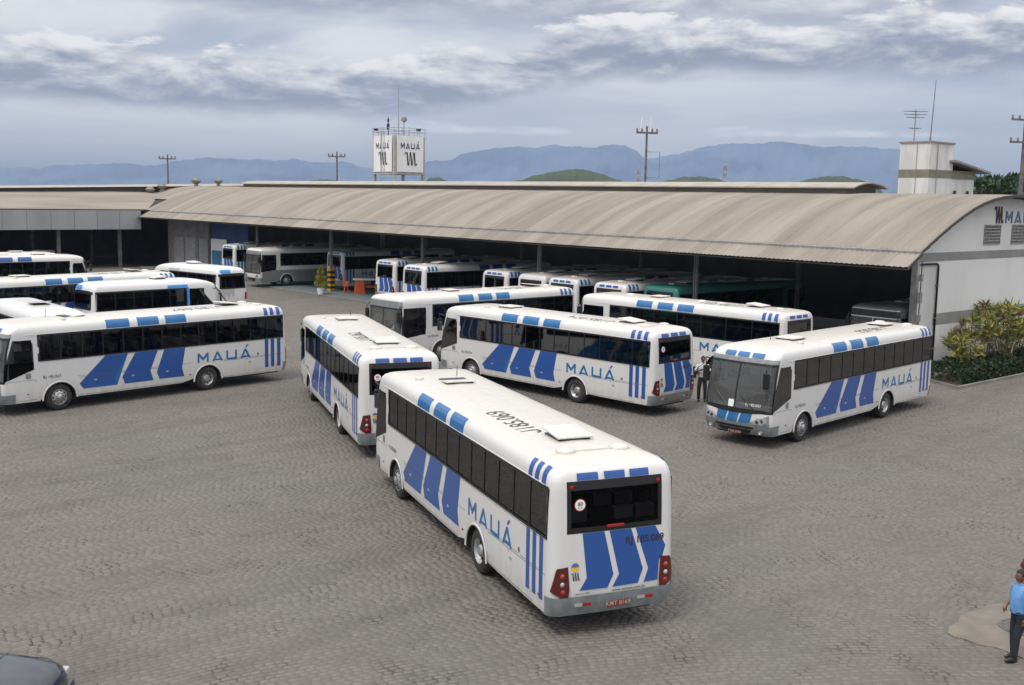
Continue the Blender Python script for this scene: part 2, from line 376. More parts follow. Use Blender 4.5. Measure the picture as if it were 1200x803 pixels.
def manhole():
    conc = varied('patch_concrete', (.195, .168, .14), (.145, .13, .112), 1.6, .9, .3, 25)
    g = MB()
    P = [(x, y, -.012) for x, y in PATCH]; g.poly(P, .026, (0, 0, 1))
    o = g.obj('concrete_patch', conc); tag(o, 'irregular sandy concrete patch let into the cobbles around the manhole', 'paving')
    iron = varied('cast_iron', (.085, .082, .08), (.13, .12, .11), 8, .7)
    root = empty('manhole_cover', (9.62, 18.98+.35, .014))
    tag(root, 'round grey manhole cover in the sandy concrete patch by the blue-shirted man', 'manhole')
    g = MB(); g.lathe([(.0, .012), (.36, .012), (.36, 0.0)], 32); g.obj('lid', iron, root)
    g = MB(); g.lathe([(.375, .002), (.375, .016), (.43, .016), (.43, .0)], 32); g.obj('rim', iron, root)
    g = MB()
    for i in range(-3, 4):
        hlf = math.sqrt(.33**2-(i*.09)**2); g.box(-hlf, hlf, i*.09-.014, i*.09+.014, .012, .018)
    g.obj('tread', iron, root)
manhole()

# ------------------------------------------------------------------ buses
class Shape:
    """rounded coach body; x from the rear (0) to the front (L), y to its left, z up"""
    def __init__(s, L, W, H, wheels, R_, kind):
        s.L, s.W2, s.H, s.wheels, s.AR, s.kind = L, W/2, H, wheels, R_, kind
        k = H/3.22; W2 = W/2
        # z, half width, rear inset, front inset, corner radius, front bow, rear bow
        if kind == 'coach':
            T = [(.43, W2-.03, .10, .22, .20, .12, .03), (.62, W2-.006, .03, .06, .20, .16, .03), (.85, W2, .0, .0, .20, .18, .03), (1.2, W2, .015, .03, .20, .2, .03), (1.84, W2, .04, .13, .20, .16, .03),
                 (2.2, W2-.003, .055, .20, .20, .14, .03), (2.735, W2-.014, .09, .36, .20, .12, .03), (2.86, W2-.024, .11, .42, .21, .11, .03), (2.95, W2-.045, .135, .48, .22, .1, .03), (3.03, W2-.085, .17, .58, .24, .1, .03),
                 (3.09, W2-.15, .24, .76, .26, .1, .03), (3.13, W2-.25, .36, 1.0, .28, .09, .03), (3.16, W2-.42, .60, 1.5, .3, .08, .02), (3.185, W2-.78, 1.0, 2.2, .25, .05, .02), (3.20, .05, 1.5, 3.0, .04, .0, .0)]
        elif kind == 'urban':
            T = [(.36, W2-.02, .08, .10, .16, .05, .02), (.62, W2, .02, .02, .16, .06, .02), (.85, W2, .0, .0, .16, .06, .02), (1.2, W2, .01, .01, .16, .06, .02), (1.84, W2, .03, .05, .16, .05, .02),
                 (2.735, W2-.012, .07, .12, .16, .05, .02), (2.86, W2-.02, .085, .13, .16, .05, .02), (2.95, W2-.045, .10, .14, .18, .04, .02), (3.03, W2-.085, .13, .17, .2, .04, .02),
                 (3.09, W2-.15, .20, .25, .22, .04, .02), (3.13, W2-.25, .32, .38, .25, .04, .02), (3.16, W2-.42, .6, .7, .3, .03, .02), (3.185, W2-.78, 1.0, 1.3, .25, .02, .02), (3.20, .05, 1.5, 2.0, .04, .0, .0)]
        else:  # mini
            T = [(.35, W2-.03, .08, .20, .2, .12, .03), (.6, W2, .0, .02, .2, .16, .03), (.9, W2, .0, .0, .2, .16, .03), (1.25, W2, .02, .25, .2, .16, .03), (1.45, W2, .03, .42, .2, .14, .03),
                 (2.0, W2-.02, .07, .85, .2, .12, .03), (2.35, W2-.05, .11, 1.12, .2, .1, .03), (2.5, W2-.08, .14, 1.30, .22, .08, .03), (2.6, W2-.14, .2, 1.55, .24, .08, .03), (2.68, W2-.26, .34, 1.9, .26, .06, .03),
                 (2.73, W2-.45, .6, 2.3, .26, .05, .02), (2.76, W2-.7, .9, 2.7, .2, .03, .01), (2.77, .05, 1.3, 3.2, .04, 0, 0)]
        s.T = T
    def par(s, z):
        T = s.T
        if z <= T[0][0]: return T[0][1:]
        for a, b in zip(T[:-1], T[1:]):
            if z <= b[0]:
                t = (z-a[0])/(b[0]-a[0]); return tuple(p+(q-p)*t for p, q in zip(a[1:], b[1:]))
        return T[-1][1:]
    def front(s, y, z):
        w, ri, fi, r, bf, br = s.par(z); y = min(abs(y), w)
        x = s.L - fi - bf*(y/w)**2
        if y > w-r: x -= r*(1-math.sqrt(max(0, 1-((y-w+r)/r)**2)))
        return x
    def rear(s, y, z):
        w, ri, fi, r, bf, br = s.par(z); y = min(abs(y), w)
        x = ri + br*(y/w)**2
        if y > w-r: x += r*(1-math.sqrt(max(0, 1-((y-w+r)/r)**2)))
        return x
    def side(s, x, z):
        w, ri, fi, r, bf, br = s.par(z)
        hi = s.L-fi-bf-r; lo = ri+br+r
        if x > hi: t = min(1, (x-hi)/(r+bf)); return w-r+r*math.sqrt(max(0, 1-t*t))
        if x < lo: t = min(1, (lo-x)/r); return w-r+r*math.sqrt(max(0, 1-t*t))
        return w
    def arch(s, x, z0):
        for xc in s.wheels:
            if abs(x-xc) < s.AR: return max(z0, .42+math.sqrt(s.AR**2-(x-xc)**2))
        return z0
    YF = (0, .3, .6, .92)
    def loop(s, z, stations, off=0.0):
        """ring of points counter-clockwise from the front centre"""
        w, ri, fi, r, bf, br = s.par(z); pts = []
        yl = w-r; A = [R(a) for a in (18, 36, 54, 72, 90)]
        yf = [min(y, yl*.999*(y/.93) if yl < .93 else y) for y in s.YF] + [yl] + [yl+r*math.sin(a) for a in A]
        xf = [s.front(y, z) for y in yf]; xr = [s.rear(y, z) for y in yf]
        hi = xf[-1]; lo = xr[-1]; n = len(stations)
        st = [min(max(x, lo+.004*(k+1)), hi-.004*(n-k)) for k, x in enumerate(stations)]
        for x, y in zip(xf, yf): pts.append((x, y))
        for x in reversed(st): pts.append((x, w))
        for x, y in reversed(list(zip(xr, yf))): pts.append((x, y))
        for x, y in list(zip(xr, yf))[1:]: pts.append((x, -y))
        for x in st: pts.append((x, -w))
        for x, y in reversed(list(zip(xf, yf))[1:]): pts.append((x, -y))
        if off:
            q = []; m = len(pts)
            for i in range(m):
                a, b = pts[i-1], pts[(i+1) % m]; d = Vector((b[0]-a[0], b[1]-a[1])); d.normalize()
                q.append((pts[i][0]+d.y*off, pts[i][1]-d.x*off))
            pts = q
        return pts

def bus_body(S, holes, levels, stations, z0):
    NF = 10; n = len(stations); rings = []
    for z in levels:
        lp = S.loop(z, stations); ring = []
        for (x, y) in lp:
            zz = z
            if z < 1.2 and abs(y) > S.W2-.1 and .5 < x < S.L-.5:
                b = S.arch(x, z0); zz = b + (z-z0)/(1.2-z0)*(1.2-b)
            ring.append((x, y, zz))
        rings.append(ring)
    m = len(rings[0]); g = MB()
    g.v = [p for r_ in rings for p in r_]
    for l in range(len(levels)-1):
        zc = (levels[l]+levels[l+1])/2
        for i in range(m):
            j = (i+1) % m; a = rings[l][i]; b = rings[l][j]
            if holes((a[0]+b[0])/2, (a[1]+b[1])/2, zc, i, m): continue
            g.f.append((l*m+i, l*m+j, (l+1)*m+j, (l+1)*m+i))
    t = (len(levels)-1)*m
    g.f.append(tuple(t+i for i in range(m))); g.mi = [0]*len(g.f)
    return g
def patch(S, idx, zs, stations, off, z0=None, name='p', mats=None, smooth=True):
    """strip of the body surface between loop indices idx and heights zs, pushed out by off"""
    g = MB(); rr = []
    for z in zs: lp = S.loop(z, stations, off); rr.append([(*lp[i % len(lp)], z) for i in idx])
    k = len(idx); g.v = [p for r_ in rr for p in r_]
    for a in range(len(zs)-1):
        for b in range(k-1): g.f.append((a*k+b, a*k+b+1, (a+1)*k+b+1, (a+1)*k+b))
    g.mi = [0]*len(g.f); g.smooth = smooth
    return g
def cutmap(poly, fn, step=.12, lim=None):
    """2D polygon cut on a grid then mapped onto a surface; returns verts, faces"""
    bm = bmesh.new(); vs = [bm.verts.new((p[0], p[1], 0)) for p in poly]; bm.faces.new(vs)
    xs = [p[0] for p in poly]; ys = [p[1] for p in poly]
    for ax, lo, hi in ((0, min(xs), max(xs)), (1, min(ys), max(ys))):
        k = math.ceil((hi-lo)/step)
        for i in range(1, k):
            co = [0, 0, 0]; no = [0, 0, 0]; co[ax] = lo+(hi-lo)*i/k; no[ax] = 1
            bmesh.ops.bisect_plane(bm, geom=bm.verts[:]+bm.edges[:]+bm.faces[:], plane_co=co, plane_no=no)
    bmesh.ops.triangulate(bm, faces=[f for f in bm.faces if len(f.verts) > 4])
    bm.verts.index_update()
    V = [fn(v.co.x, v.co.y) for v in bm.verts]; F = [[v.index for v in f.verts] for f in bm.faces]; bm.free(); return V, F

def wheel_meshes(rad=.48, wd=.27, rear=False):
    tp = [(rad*.56, -wd/2), (rad*.86, -wd/2-.008), (rad*.97, -wd/2+.025), (rad, -wd/2+.06), (rad-.012, -.03), (rad, -.02), (rad, .02), (rad-.012, .03), (rad, wd/2-.06), (rad*.97, wd/2-.025), (rad*.86, wd/2+.008), (rad*.56, wd/2)]
    g = MB(); g.lathe(tp, 28, 'Y'); ty = g.mesh('wheel', rubber, True)
    g = MB(); o = wd/2; q = rad*.58
    if rear: pr = [(q, o), (q*.94, o-.005), (q*.9, o-.10), (q*.62, o-.13), (q*.5, o-.12), (q*.45, o-.03), (q*.3, o-.01), (.0, o-.005)]
    else: pr = [(q, o), (q*.94, o+.01), (q*.88, o-.03), (q*.72, o+.0), (q*.55, o+.045), (q*.42, o+.045), (q*.38, o+.075), (.0, o+.085)]
    g.lathe(pr, 28, 'Y'); rim = g.mesh('rim', steel, True)
    g = MB(); yy = pr[3][1] if rear else pr[2][1]; rr = q*.76 if rear else q*.80
    yo = (o-.112) if rear else (o-.012)
    for k in range(10):
        a = 2*math.pi*k/10; M = Matrix.Translation((rr*math.cos(a), yo, rr*math.sin(a))) @ Matrix.Rotation(-a, 4, 'Y')
        g.box(-.022, .022, -.012, .012, -.03, .03, M)
    for k in range(10):
        a = 2*math.pi*(k+.5)/10; r2 = q*.50 if not rear else q*.56
        g.box(-.012, .012, -.02, .02, -.012, .012, Matrix.Translation((r2*math.cos(a), (o+.05) if not rear else o-.105, r2*math.sin(a))))
    nut = g.mesh('hand_holes', dark)
    return ty, rim, nut
WM = {False: wheel_meshes(), True: wheel_meshes(rear=True), 'm': wheel_meshes(.39, .22)}

def make_bus(kind='coach', num='069', livery=True, body=None, lower=None, rear_text=True, visor=False):
    L_, W_, wheels = {'coach': (12.02, 2.5, (3.82, 9.77)), 'urban': (11.6, 2.5, (3.3, 9.0)), 'mini': (7.9, 2.12, (1.9, 6.25))}[kind]
    S = Shape(L_, W_, 3.22, wheels, .6 if kind != 'mini' else .5, kind)
    mini = kind == 'mini'; urban = kind == 'urban'
    body = body or white
    root = empty({'coach': 'coach', 'urban': 'city_bus', 'mini': 'minibus'}[kind])
    z0 = S.T[0][0]
    # --- openings
    if mini: s0, s1, zb, zt = .28, 5.0, 1.42, 2.30; npan = 5; d0, d1, dzb, dzt = 5.12, 5.95, 1.42, 2.28; rz0, rz1 = 1.5, 2.35; wz0, wz1 = 1.3, 2.35
    elif urban: s0, s1, zb, zt = .30, 9.55, 1.72, 2.70; npan = 7; d0, d1, dzb, dzt = 9.98, 11.25, 1.35, 2.62; rz0, rz1 = 1.9, 2.78; wz0, wz1 = 1.12, 2.60
    else: s0, s1, zb, zt = .27, 10.47, 1.84, 2.735; npan = 13; d0, d1, dzb, dzt = 10.72, 11.33, 1.84, 2.60; rz0, rz1 = 1.97, 2.84; wz0, wz1 = 1.2, 2.68
    lv = sorted(set([z0, .6, .75, .95, 1.2, 1.45, zb, rz0, rz1, zt, dzt, dzb, wz0, wz1, 2.2] + [t[0] for t in S.T if t[0] > 2.3]))
    lv = [z for k, z in enumerate(lv) if k == 0 or z-lv[k-1] > .012 or z in (zb, zt)]
    lv = [z for z in lv if not (z < 1.2 and mini and False)]
    pb = [s0 + (s1-s0)*k/npan for k in range(npan+1)]
    stn = set(pb) | {d0, d1}
    for xc in wheels:
        for k in range(-7, 8): stn.add(round(xc + S.AR*math.sin(k/7*math.pi/2)*.999, 4))
    stn = sorted(stn); st2 = [stn[0]]
    keep = set(pb) | {d0, d1}
    for x in stn[1:]:
        if x-st2[-1] < .03:
            if x in keep and st2[-1] not in keep: st2[-1] = x
            elif x in keep: st2.append(x)
        else: st2.append(x)
    stn = st2; n = len(stn); NFR = 10
    i_left0 = NFR; m_tot = 10 + n + 10 + 9 + n + 9
    def holes(x, y, z, i, m):
        if zb < z < zt and s0 < x < s1 and abs(y) > S.par(z)[0]-.02: return True
        if dzb < z < dzt and d0 < x < d1 and abs(y) > S.par(z)[0]-.02: return True
        if rz0 < z < rz1 and x < .35 and abs(y) < .92: return True
        if wz0 < z < wz1 and (i <= 7 or i >= m-8) : return True
        return False
    g = bus_body(S, holes, lv, stn, z0)
    if lower:
        g.mi = []
        for f in g.f: zc = sum(g.v[i][2] for i in f)/len(f); g.mi.append(1 if zc < 1.4 and sum(g.v[i][0] for i in f)/len(f) < L_-.9 else 0)
    me = g.mesh('body_shell', [body, lower] if lower else body); autosmooth(me, 40)
    bo = link('body_shell', me, None, root)
    part = lambda gg, name, mt, par=root, smooth=False: gg.obj(name, mt, par, None, smooth)
    # --- underside, wheel wells
    g = MB(); W2 = W_/2
    g.box(.3, L_-.5, -W2+.35, W2-.35, .32, .62)
    for xc in wheels:
        for sy in (-1, 1):
            prof = [(S.AR-.004, sy*(W2-.004)), (S.AR-.004, sy*(W2-.42)), (.05, sy*(W2-.42))]
            g.lathe(prof, 20, 'Y', (xc, 0, .42), 0, math.pi)
    g.box(.25, L_-.35, -W2+.06, W2-.06, 1.04, 1.08)
    part(g, 'underbody', dark)
    for xc in wheels:
        for sy in (-1, 1):
            g = MB()
            prof = [(S.AR-.005, sy*(W2-.01)), (S.AR-.005, sy*(W2+.014)), (S.AR+.045, sy*(W2+.014)), (S.AR+.055, sy*(W2-.002))]
            g.lathe(prof, 20, 'Y', (xc, 0, .42), 0.0, math.pi)
            part(g, 'wheel_arch_lip', body, smooth=True)
    # --- wheels
    for a, xc in enumerate(wheels):
        for sy in (1, -1):
            ty, rim, nut = WM['m'] if mini else WM[a == 0]
            rr = .39 if mini else .48
            wo = link('wheel', ty, None, root, (xc, sy*(W2-.20), rr)); wo.rotation_euler.z = 0 if sy > 0 else math.pi
            link('rim', rim, None, wo); tag(link('hand_holes', nut, None, wo), kind='stuff')
    # --- glass
    for sy in (1, -1):
        for k in range(npan):
            x0, x1 = pb[k]+.02, pb[k+1]-.02; g = MB(); zz = [zb+.02, (zb+zt)/2, zt-.015]
            vs = []
            for z in zz:
                for x in (x0, x1): vs.append((x, sy*(S.par(z)[0]-.012), z))
            g.add(vs, [(0, 1, 3, 2), (2, 3, 5, 4)]); part(g, 'window_pane', gl)
        g = MB()
        for k, x in enumerate(pb):
            e = .012 if 0 < k < npan else .035; xa, xb = x-e-.008, x+e+.008
            if k == 0: xa, xb = x-.03, x+.03
            for z0_, z1_ in ((zb, zt),):
                w0, w1 = S.par(z0_)[0], S.par(z1_)[0]
                g.add([(xa, sy*(w0+.002), z0_), (xb, sy*(w0+.002), z0_), (xb, sy*(w1+.002), z1_), (xa, sy*(w1+.002), z1_), (xa, sy*(w0-.04), z0_), (xb, sy*(w0-.04), z0_), (xb, sy*(w1-.04), z1_), (xa, sy*(w1-.04), z1_)],
                      [(0, 1, 2, 3), (4, 5, 6, 7), (0, 3, 7, 4), (1, 2, 6, 5)])
        for za, zb_ in ((zb-.025, zb+.03), (zt-.03, zt+.035)):
            wa, wb = S.par(za)[0]+.003, S.par(zb_)[0]+.003
            g.add([(pb[0]-.03, sy*wa, za), (pb[-1]+.035, sy*wa, za), (pb[-1]+.035, sy*wb, zb_), (pb[0]-.03, sy*wb, zb_)], [(0, 1, 2, 3)])
        if urban or mini:
            zs_ = zb+(zt-zb)*.66; wa = S.par(zs_)[0]-.006
            g.add([(pb[0], sy*wa, zs_), (pb[-1], sy*wa, zs_), (pb[-1], sy*wa, zs_+.02), (pb[0], sy*wa, zs_+.02)], [(0, 1, 2, 3)])
        part(g, 'window_frame', black)
    # driver's window / cab door glass, both sides
    if mini: dw = [(d0, dzt), (d0, dzb), (6.55, 1.34), (6.0, 1.95), (5.75, dzt)]
    elif urban: dw = [(d0+.04, dzt), (d0-.02, dzt-.1), (d0-.02, 1.62), (d0+.12, 1.42), (d0+.4, 1.33), (11.38, 1.22), (11.38, dzt)]
    else: dw = [(11.36, 2.62), (10.76, 2.56), (10.68, 2.48), (10.66, 1.56), (11.72, 1.20), (11.66, 1.7)]
    for sy in (1, -1):
        V, F = cutmap(dw, lambda x, z: (x, sy*(S.side(x, z)+.006), z), .3)
        g = MB(); g.add(V, F); part(g, 'cab_window', gl)
        if not mini:
            zl = dzb if not urban else 1.35
            if urban: tri = [(d0-.02, 1.62), (d0+.12, 1.42), (d0+.4, 1.33), (11.38, 1.22), (11.38, 1.34)]
            else: tri = [(10.66, 1.835), (10.66, 1.56), (11.72, 1.20), (11.66, 1.7), (11.62, 1.835)]
            V, F = cutmap(tri, lambda x, z: (x, sy*(S.side(x, z)+.003), z), .3)
            g = MB(); g.add(V, F); part(g, 'cab_window_surround', black)
    # rear window
    if not mini or True:
        g = MB(); ys = [-.90, -.6, -.3, 0, .3, .6, .90]; zz = [rz0+.02, (rz0+rz1)/2, rz1-.02]
        hw = min(.9, W2-.23); ys = [y/.9*hw for y in ys]
        vs = [(S.rear(y, z)+.008, y, z) for z in zz for y in ys]; k = len(ys)
        g.add(vs, [(a*k+b, a*k+b+1, (a+1)*k+b+1, (a+1)*k+b) for a in range(2) for b in range(k-1)]); part(g, 'rear_window', gl)
        g = MB(); hw2 = hw+.05
        for (ya, yb, za, zb_) in ((-hw2, hw2, rz1-.13, rz1+.03), (-hw2, hw2, rz0-.03, rz0+.07), (-hw2, -hw+.03, rz0+.07, rz1-.13), (hw-.03, hw2, rz0+.07, rz1-.13)):
            V, F = cutmap([(ya, za), (yb, za), (yb, zb_), (ya, zb_)], lambda y, z: (S.rear(y, z)-.004, y, z), .25); g.add(V, F)
        part(g, 'rear_window_frame', black)
    # windscreen
    idx = list(range(-8, 9)); zz = [wz0+.01] + [wz0+(wz1-wz0)*t for t in (.33, .66)] + [wz1-.01]
    for half, ix in ((0, list(range(-8, 1))), (1, list(range(0, 9)))):
        g = patch(S, ix, zz, stn, -.012); part(g, 'windscreen', glw)
    g = MB(); idxf = list(range(-8, 9))
    for za, zb_ in ((wz0-.05, wz0+.03), (wz1-.03, wz1+.04)):
        q = patch(S, idxf, [za, zb_], stn, .004); g.add(q.v, q.f)
    q = MB(); vs = []
    for z in zz:
        for y in (-.022, .022): vs.append((S.front(y, z)+.004, y, z))
    g.add(vs, [(0, 1, 3, 2), (2, 3, 5, 4), (4, 5, 7, 6)])
    for e in (7, -8):
        q = patch(S, [e, e+1], zz, stn, .003); g.add(q.v, q.f)
    part(g, 'windscreen_seal', black if not visor else mat('frame_light_grey', (.42, .42, .42), .5))
    if not mini:   # grey destination visor over the windscreen
        q = patch(S, idxf, [wz1+.03, (2.80 if urban else 2.74), (2.93 if urban else 2.84)], stn, .008 if not urban else .02); part(q, 'visor', greyp if not visor else black)
        if visor:
            q = patch(S, idxf, [2.90, 2.97], stn, .014); part(q, 'visor_rim', mat('frame_light_grey', (.42, .42, .42), .5))
    # wipers
    if not mini:
        g = MB()
        for y0, y1 in ((-.15, -.75), (.75, .15)):
            g.tube([(S.front(y0, wz0)+.03, y0, wz0+.02), (S.front(y1, wz0+.45)+.03, y1, wz0+.5)], .014, 5)
        part(g, 'wiper', black)
    # --- bumpers
    iR = [NFR+n-1+k for k in range(-1 if not urban else 0, 22)]
    ring_r = list(range(NFR+n-1, NFR+n+20))
    ring_f = list(range(-10, 11))
    bt = .80 if not mini else .72
    if not mini:
        q = patch(S, ring_r, [z0, .5, .6, .7, bt-.02, bt], stn, .022); q.obj('rear_bumper', greyp, root)
        if kind == 'coach':
            g = patch(S, ring_f, [z0, .5, .6, .7, .76], stn, .02); g.obj('front_bumper', greyp, root)
            g = MB(); V, F = cutmap([(-.45, .80), (-.8, .93), (-1.18, 1.12), (-1.2, .755), (1.2, .755), (1.18, 1.12), (.8, .93), (.45, .80)], lambda y, z: (S.front(y, z)+.02, y, z), .1)
            q_ = MB(); V2, F2 = cutmap([(-1.08, 1.26), (-1.02, 1.17), (-.6, 1.12), (0, 1.10), (.6, 1.12), (1.02, 1.17), (1.08, 1.26)], lambda y, z: (S.front(y, z)+.009, y, z), .1); q_.add(V2, F2); q_.obj('windscreen_cowl', black, root)
            for sy_ in (-1, 1):
                q_ = MB(); q_.lathe([(0, .02), (.05, .015), (.065, 0), (.075, .01)], 14, 'X', (S.front(.93, .56)+.03, sy_*.93, .57)); q_.obj('fog_lamp', clear, root)
            g.add(V, F); g.obj('bumper_wing', greyp, root)
        else:
            g = patch(S, ring_f, [z0, .5, .6, .75], stn, .02); g.obj('front_bumper', greyp, root)
    else:
        q = patch(S, ring_r, [z0, .5, .62], stn, .02); q.obj('rear_bumper', body, root)
        q = patch(S, ring_f, [z0, .5, .62], stn, .02); q.obj('front_bumper', body, root)
    g = MB(); V, F = cutmap([(-.50, .45), (.50, .45), (.74, .70), (-.74, .70)], lambda y, z: (S.front(y, z)+.026, y, z), .15); g.add(V, F)
    for k in range(3):
        z = .53+.05*k; V, F = cutmap([(-.6, z), (.6, z), (.6, z+.015), (-.6, z+.015)], lambda y, z: (S.front(y, z)+.034, y, z), .2); g.add(V, F)
    g.obj('grille', black, root)
    # --- lamps
    for sy in (1, -1):
        P = [(sy*a, b) for a, b in ((.66, .80), (.80, .99), (1.10, 1.05), (1.14, .92), (1.0, .80))]
        if mini: P = [(y*.85, z-.02) for y, z in P]
        V, F = cutmap(P, lambda y, z: (S.front(y, z)+.028, y, z), .08); g = MB(); g.add(V, F); hl = g.obj('headlight', clear, root)
        g = MB()
        for yc, zc, rr in ((.84, .89, .055), (.99, .93, .05)):
            yc *= sy*(.85 if mini else 1); xf = S.front(yc, zc)+.034
            g.lathe([(0, .012), (rr*.6, .01), (rr, 0), (rr*1.1, .006)], 14, 'X', (xf, yc, zc))
        g.obj('lens', mat('lens_dark', (.08, .085, .09), .1, .5), hl)
        # tail lamp cluster: tall tapered shape round the corner
        P = [(sy*a, b) for a, b in ((.93, 1.36), (1.13, 1.34), (1.22, .92), (1.06, .80), (.92, .78), (.90, .95))]
        if mini: P = [(sy*a, b) for a, b in ((.84, 1.25), (.99, 1.25), (1.03, .9), (.80, .78))]
        fn = lambda o_: (lambda y, z: (S.rear(y, z)-o_, y + (math.copysign(.018, y) if abs(y) > S.W2-.12 else 0), z))
        V, F = cutmap(P, fn(.02), .06); g = MB(); g.add(V, F); tl = g.obj('tail_lamp', redd if not mini else red, root)
        if not mini:
            for (yy, zz_, rr, mt, nm) in ((1.04, 1.20, .046, amber, 'indicator_lens'), (1.04, 1.05, .044, clear, 'reverse_lens'), (1.03, .905, .052, red, 'brake_lens')):
                g = MB(); yc = sy*yy; x0_ = S.rear(yc, zz_)-.03
                g.lathe([(0, -.014), (rr*.7, -.008), (rr, .004)], 14, 'X', (x0_, yc, zz_)); o = g.obj(nm, mt, tl, None, True)
            g = MB(); g.bbox(S.rear(.86, 2.78)-.03, S.rear(.86, 2.78)+.02, sy*.86-.035, sy*.86+.035, 2.75, 2.80, .01); g.obj('marker_lamp', red, root)
            g = MB(); y0 = sy*.63; x0_ = S.rear(.63, .64)-.024
            for yy, mt_i in ((y0-.085, 0), (y0+.085, 1)):
                g.cur = mt_i; g.box(x0_-.012, x0_+.004, yy-.078, yy+.078, .61, .665)
            g.obj('reflector', [red, clear], root)
    if not mini:
        g = MB(); g.bbox(-.02, .05, -.17, .17, 2.0, 2.05, .01); o = g.obj('high_brake_lamp', red, root); o.location.x = S.rear(0, 2.0)
    # --- plates
    for nm, xx, hz, dr_ in (('rear_plate', S.rear(0, .58)-.03, .59, -1), ('front_plate', S.front(0, .46)+.06, .475, 1)):
        g = MB(); g.cur = 0; yc = -.08 if dr_ < 0 else 0
        g.box(xx-.006, xx+.006, yc-.2, yc+.2, hz-.065, hz+.065); g.cur = 1
        vs, fs = text_pts('KMT 8169' if num == '069' else 'KNB 5' + num, .115, .006, 'CENTER'); g.add([(xx+dr_*.009, yc + dr_*x, hz-.04+y) for x, y in vs], fs)
        g.obj(nm, [platem, mat('plate_print', (.42, .38, .36), .6)], root)
    # --- doors, hatches, shut lines
    def seam(x0, x1, z0_, z1_, sy, t=.010):
        return [(x0, z0_, x1, z0_), (x1, z0_, x1, z1_), (x1, z1_, x0, z1_), (x0, z1_, x0, z0_)]
    g = MB(); gr = mat('shut_line', (.10, .10, .10), .7)
    def frame(x0, x1, za, zb_, sy, t=.006):
        for (xa, xb, zc, zd) in ((x0, x1, za-t, za+t), (x0, x1, zb_-t, zb_+t), (x0-t, x0+t, za, zb_), (x1-t, x1+t, za, zb_)):
            g.add([(xx, sy*(S.side(xx, zz_)+.003), zz_) for xx, zz_ in ((xa, zc), (xb, zc), (xb, zd), (xa, zd))], [(0, 1, 2, 3)])
    if kind == 'coach':
        frame(10.60, 11.60, .50, 1.20, 1)
        for sy_ in (1, -1):
            for a, b in ((.3, 3.12), (4.5, 9.1)): frame(a, b, 1.165, 1.170, sy_, .003)
            frame(.3, 10.4, 1.79, 1.792, sy_, .003)
        for a, b in ((5.0, 6.3), (6.35, 7.65), (7.7, 9.0), (.9, 2.0), (2.05, 3.1)):
            frame(a, b, .47, 1.12, 1); frame(a, b, .47, 1.12, -1)
    elif urban:
        for a, b in ((4.2, 5.4), (5.5, 6.7), (.7, 2.4)): frame(a, b, .47, 1.12, 1); frame(a, b, .47, 1.12, -1)
    else:
        frame(5.08, 6.2, .5, 1.36, 1); frame(.4, 1.3, .6, 1.2, 1); frame(5.08, 6.2, .5, 1.36, -1)
    g.obj('panel_seam', gr, root)
    # passenger door on the right
    g = MB(); dx0, dx1 = (10.72, 11.5) if kind == 'coach' else ((10.2, 11.2) if urban else (5.2, 5.9))
    for a in range(2):
        xa = dx0+(dx1-dx0)*a/2+.02; xb = dx0+(dx1-dx0)*(a+1)/2-.02
        V, F = cutmap([(xa, .5), (xb, .5), (xb, 1.80), (xa, 1.80)], lambda x, z: (x, -(S.side(x, z)+.004), z), .4); g.add(V, F)
    g.obj('passenger_door', gl if not mini else black, root)
    # small grille, flap catches, side marker lamps
    if kind == 'coach':
        for sy in (1,):
            g = MB()
            for k in range(6): g.box(10.78, 10.96, sy*(W2+.002), sy*(W2+.012), 1.26+k*.032, 1.278+k*.032)
            g.obj('side_vent', mat('vent_grey', (.18, .18, .18), .6), root)
    for sy in (1, -1):
        g = MB()
        for x in ((5.6, 7.0, 8.45, 1.9) if kind == 'coach' else (2.0, 4.6, 6.0)):
            if x < S.L-1: g.bbox(x-.05, x+.05, sy*(W2+.004)-.01, sy*(W2+.004)+.01, .93, .985, .004)
        g.obj('flap_catch', mat('catch_grey', (.45, .45, .45), .4, .5), root)
        g = MB()
        for x in ((4.62, 8.9, 10.9, .55) if not mini else (1.0, 5.0)): g.bbox(x-.035, x+.035, sy*(W2+.004)-.01, sy*(W2+.004)+.01, .70, .735, .004)
        g.obj('side_marker', red, root)
    # --- mirrors
    for sy in (1, -1):
        zc, yb, xb = (2.27, W2-(.0 if urban else .13), L_-.08) if not mini else (1.8, W2+.15, L_-1.2)
        g = MB(); g.tube([(xb-.35, sy*(W2-.08), zc+.38), (xb-.08, sy*(W2-.02), zc+.46), (xb+.05, sy*yb, zc+.3), (xb+.03, sy*yb, zc)], .022, 6)
        g.bbox(xb-.03, xb+.09, sy*yb-.10, sy*yb+.10, zc-.30, zc+.22, .045); mo = g.obj('mirror', black, root)
        g = MB(); g.box(xb-.034, xb-.03, sy*yb-.09, sy*yb+.09, zc-.30, zc+.12); g.obj('mirror_glass', mat('mirror', (.7, .72, .75), .03, 1.0), mo)
    # --- roof gear
    top = 3.20 if not mini else 2.77
    def hatch(x0, x1, y0, y1, tilt):
        M = Matrix.Translation((x0, 0, top+.02)) @ Matrix.Rotation(-tilt, 4, 'Y')
        g = MB(); g.bbox(0, x1-x0, y0, y1, .012, .05, .018, M); g.obj('roof_hatch', hatchm, root)
        g = MB(); g.box(x0+.06, x1-.06, y0+.05, y1-.05, top-.04, top+.022); g.obj('hatch_frame', black, root)
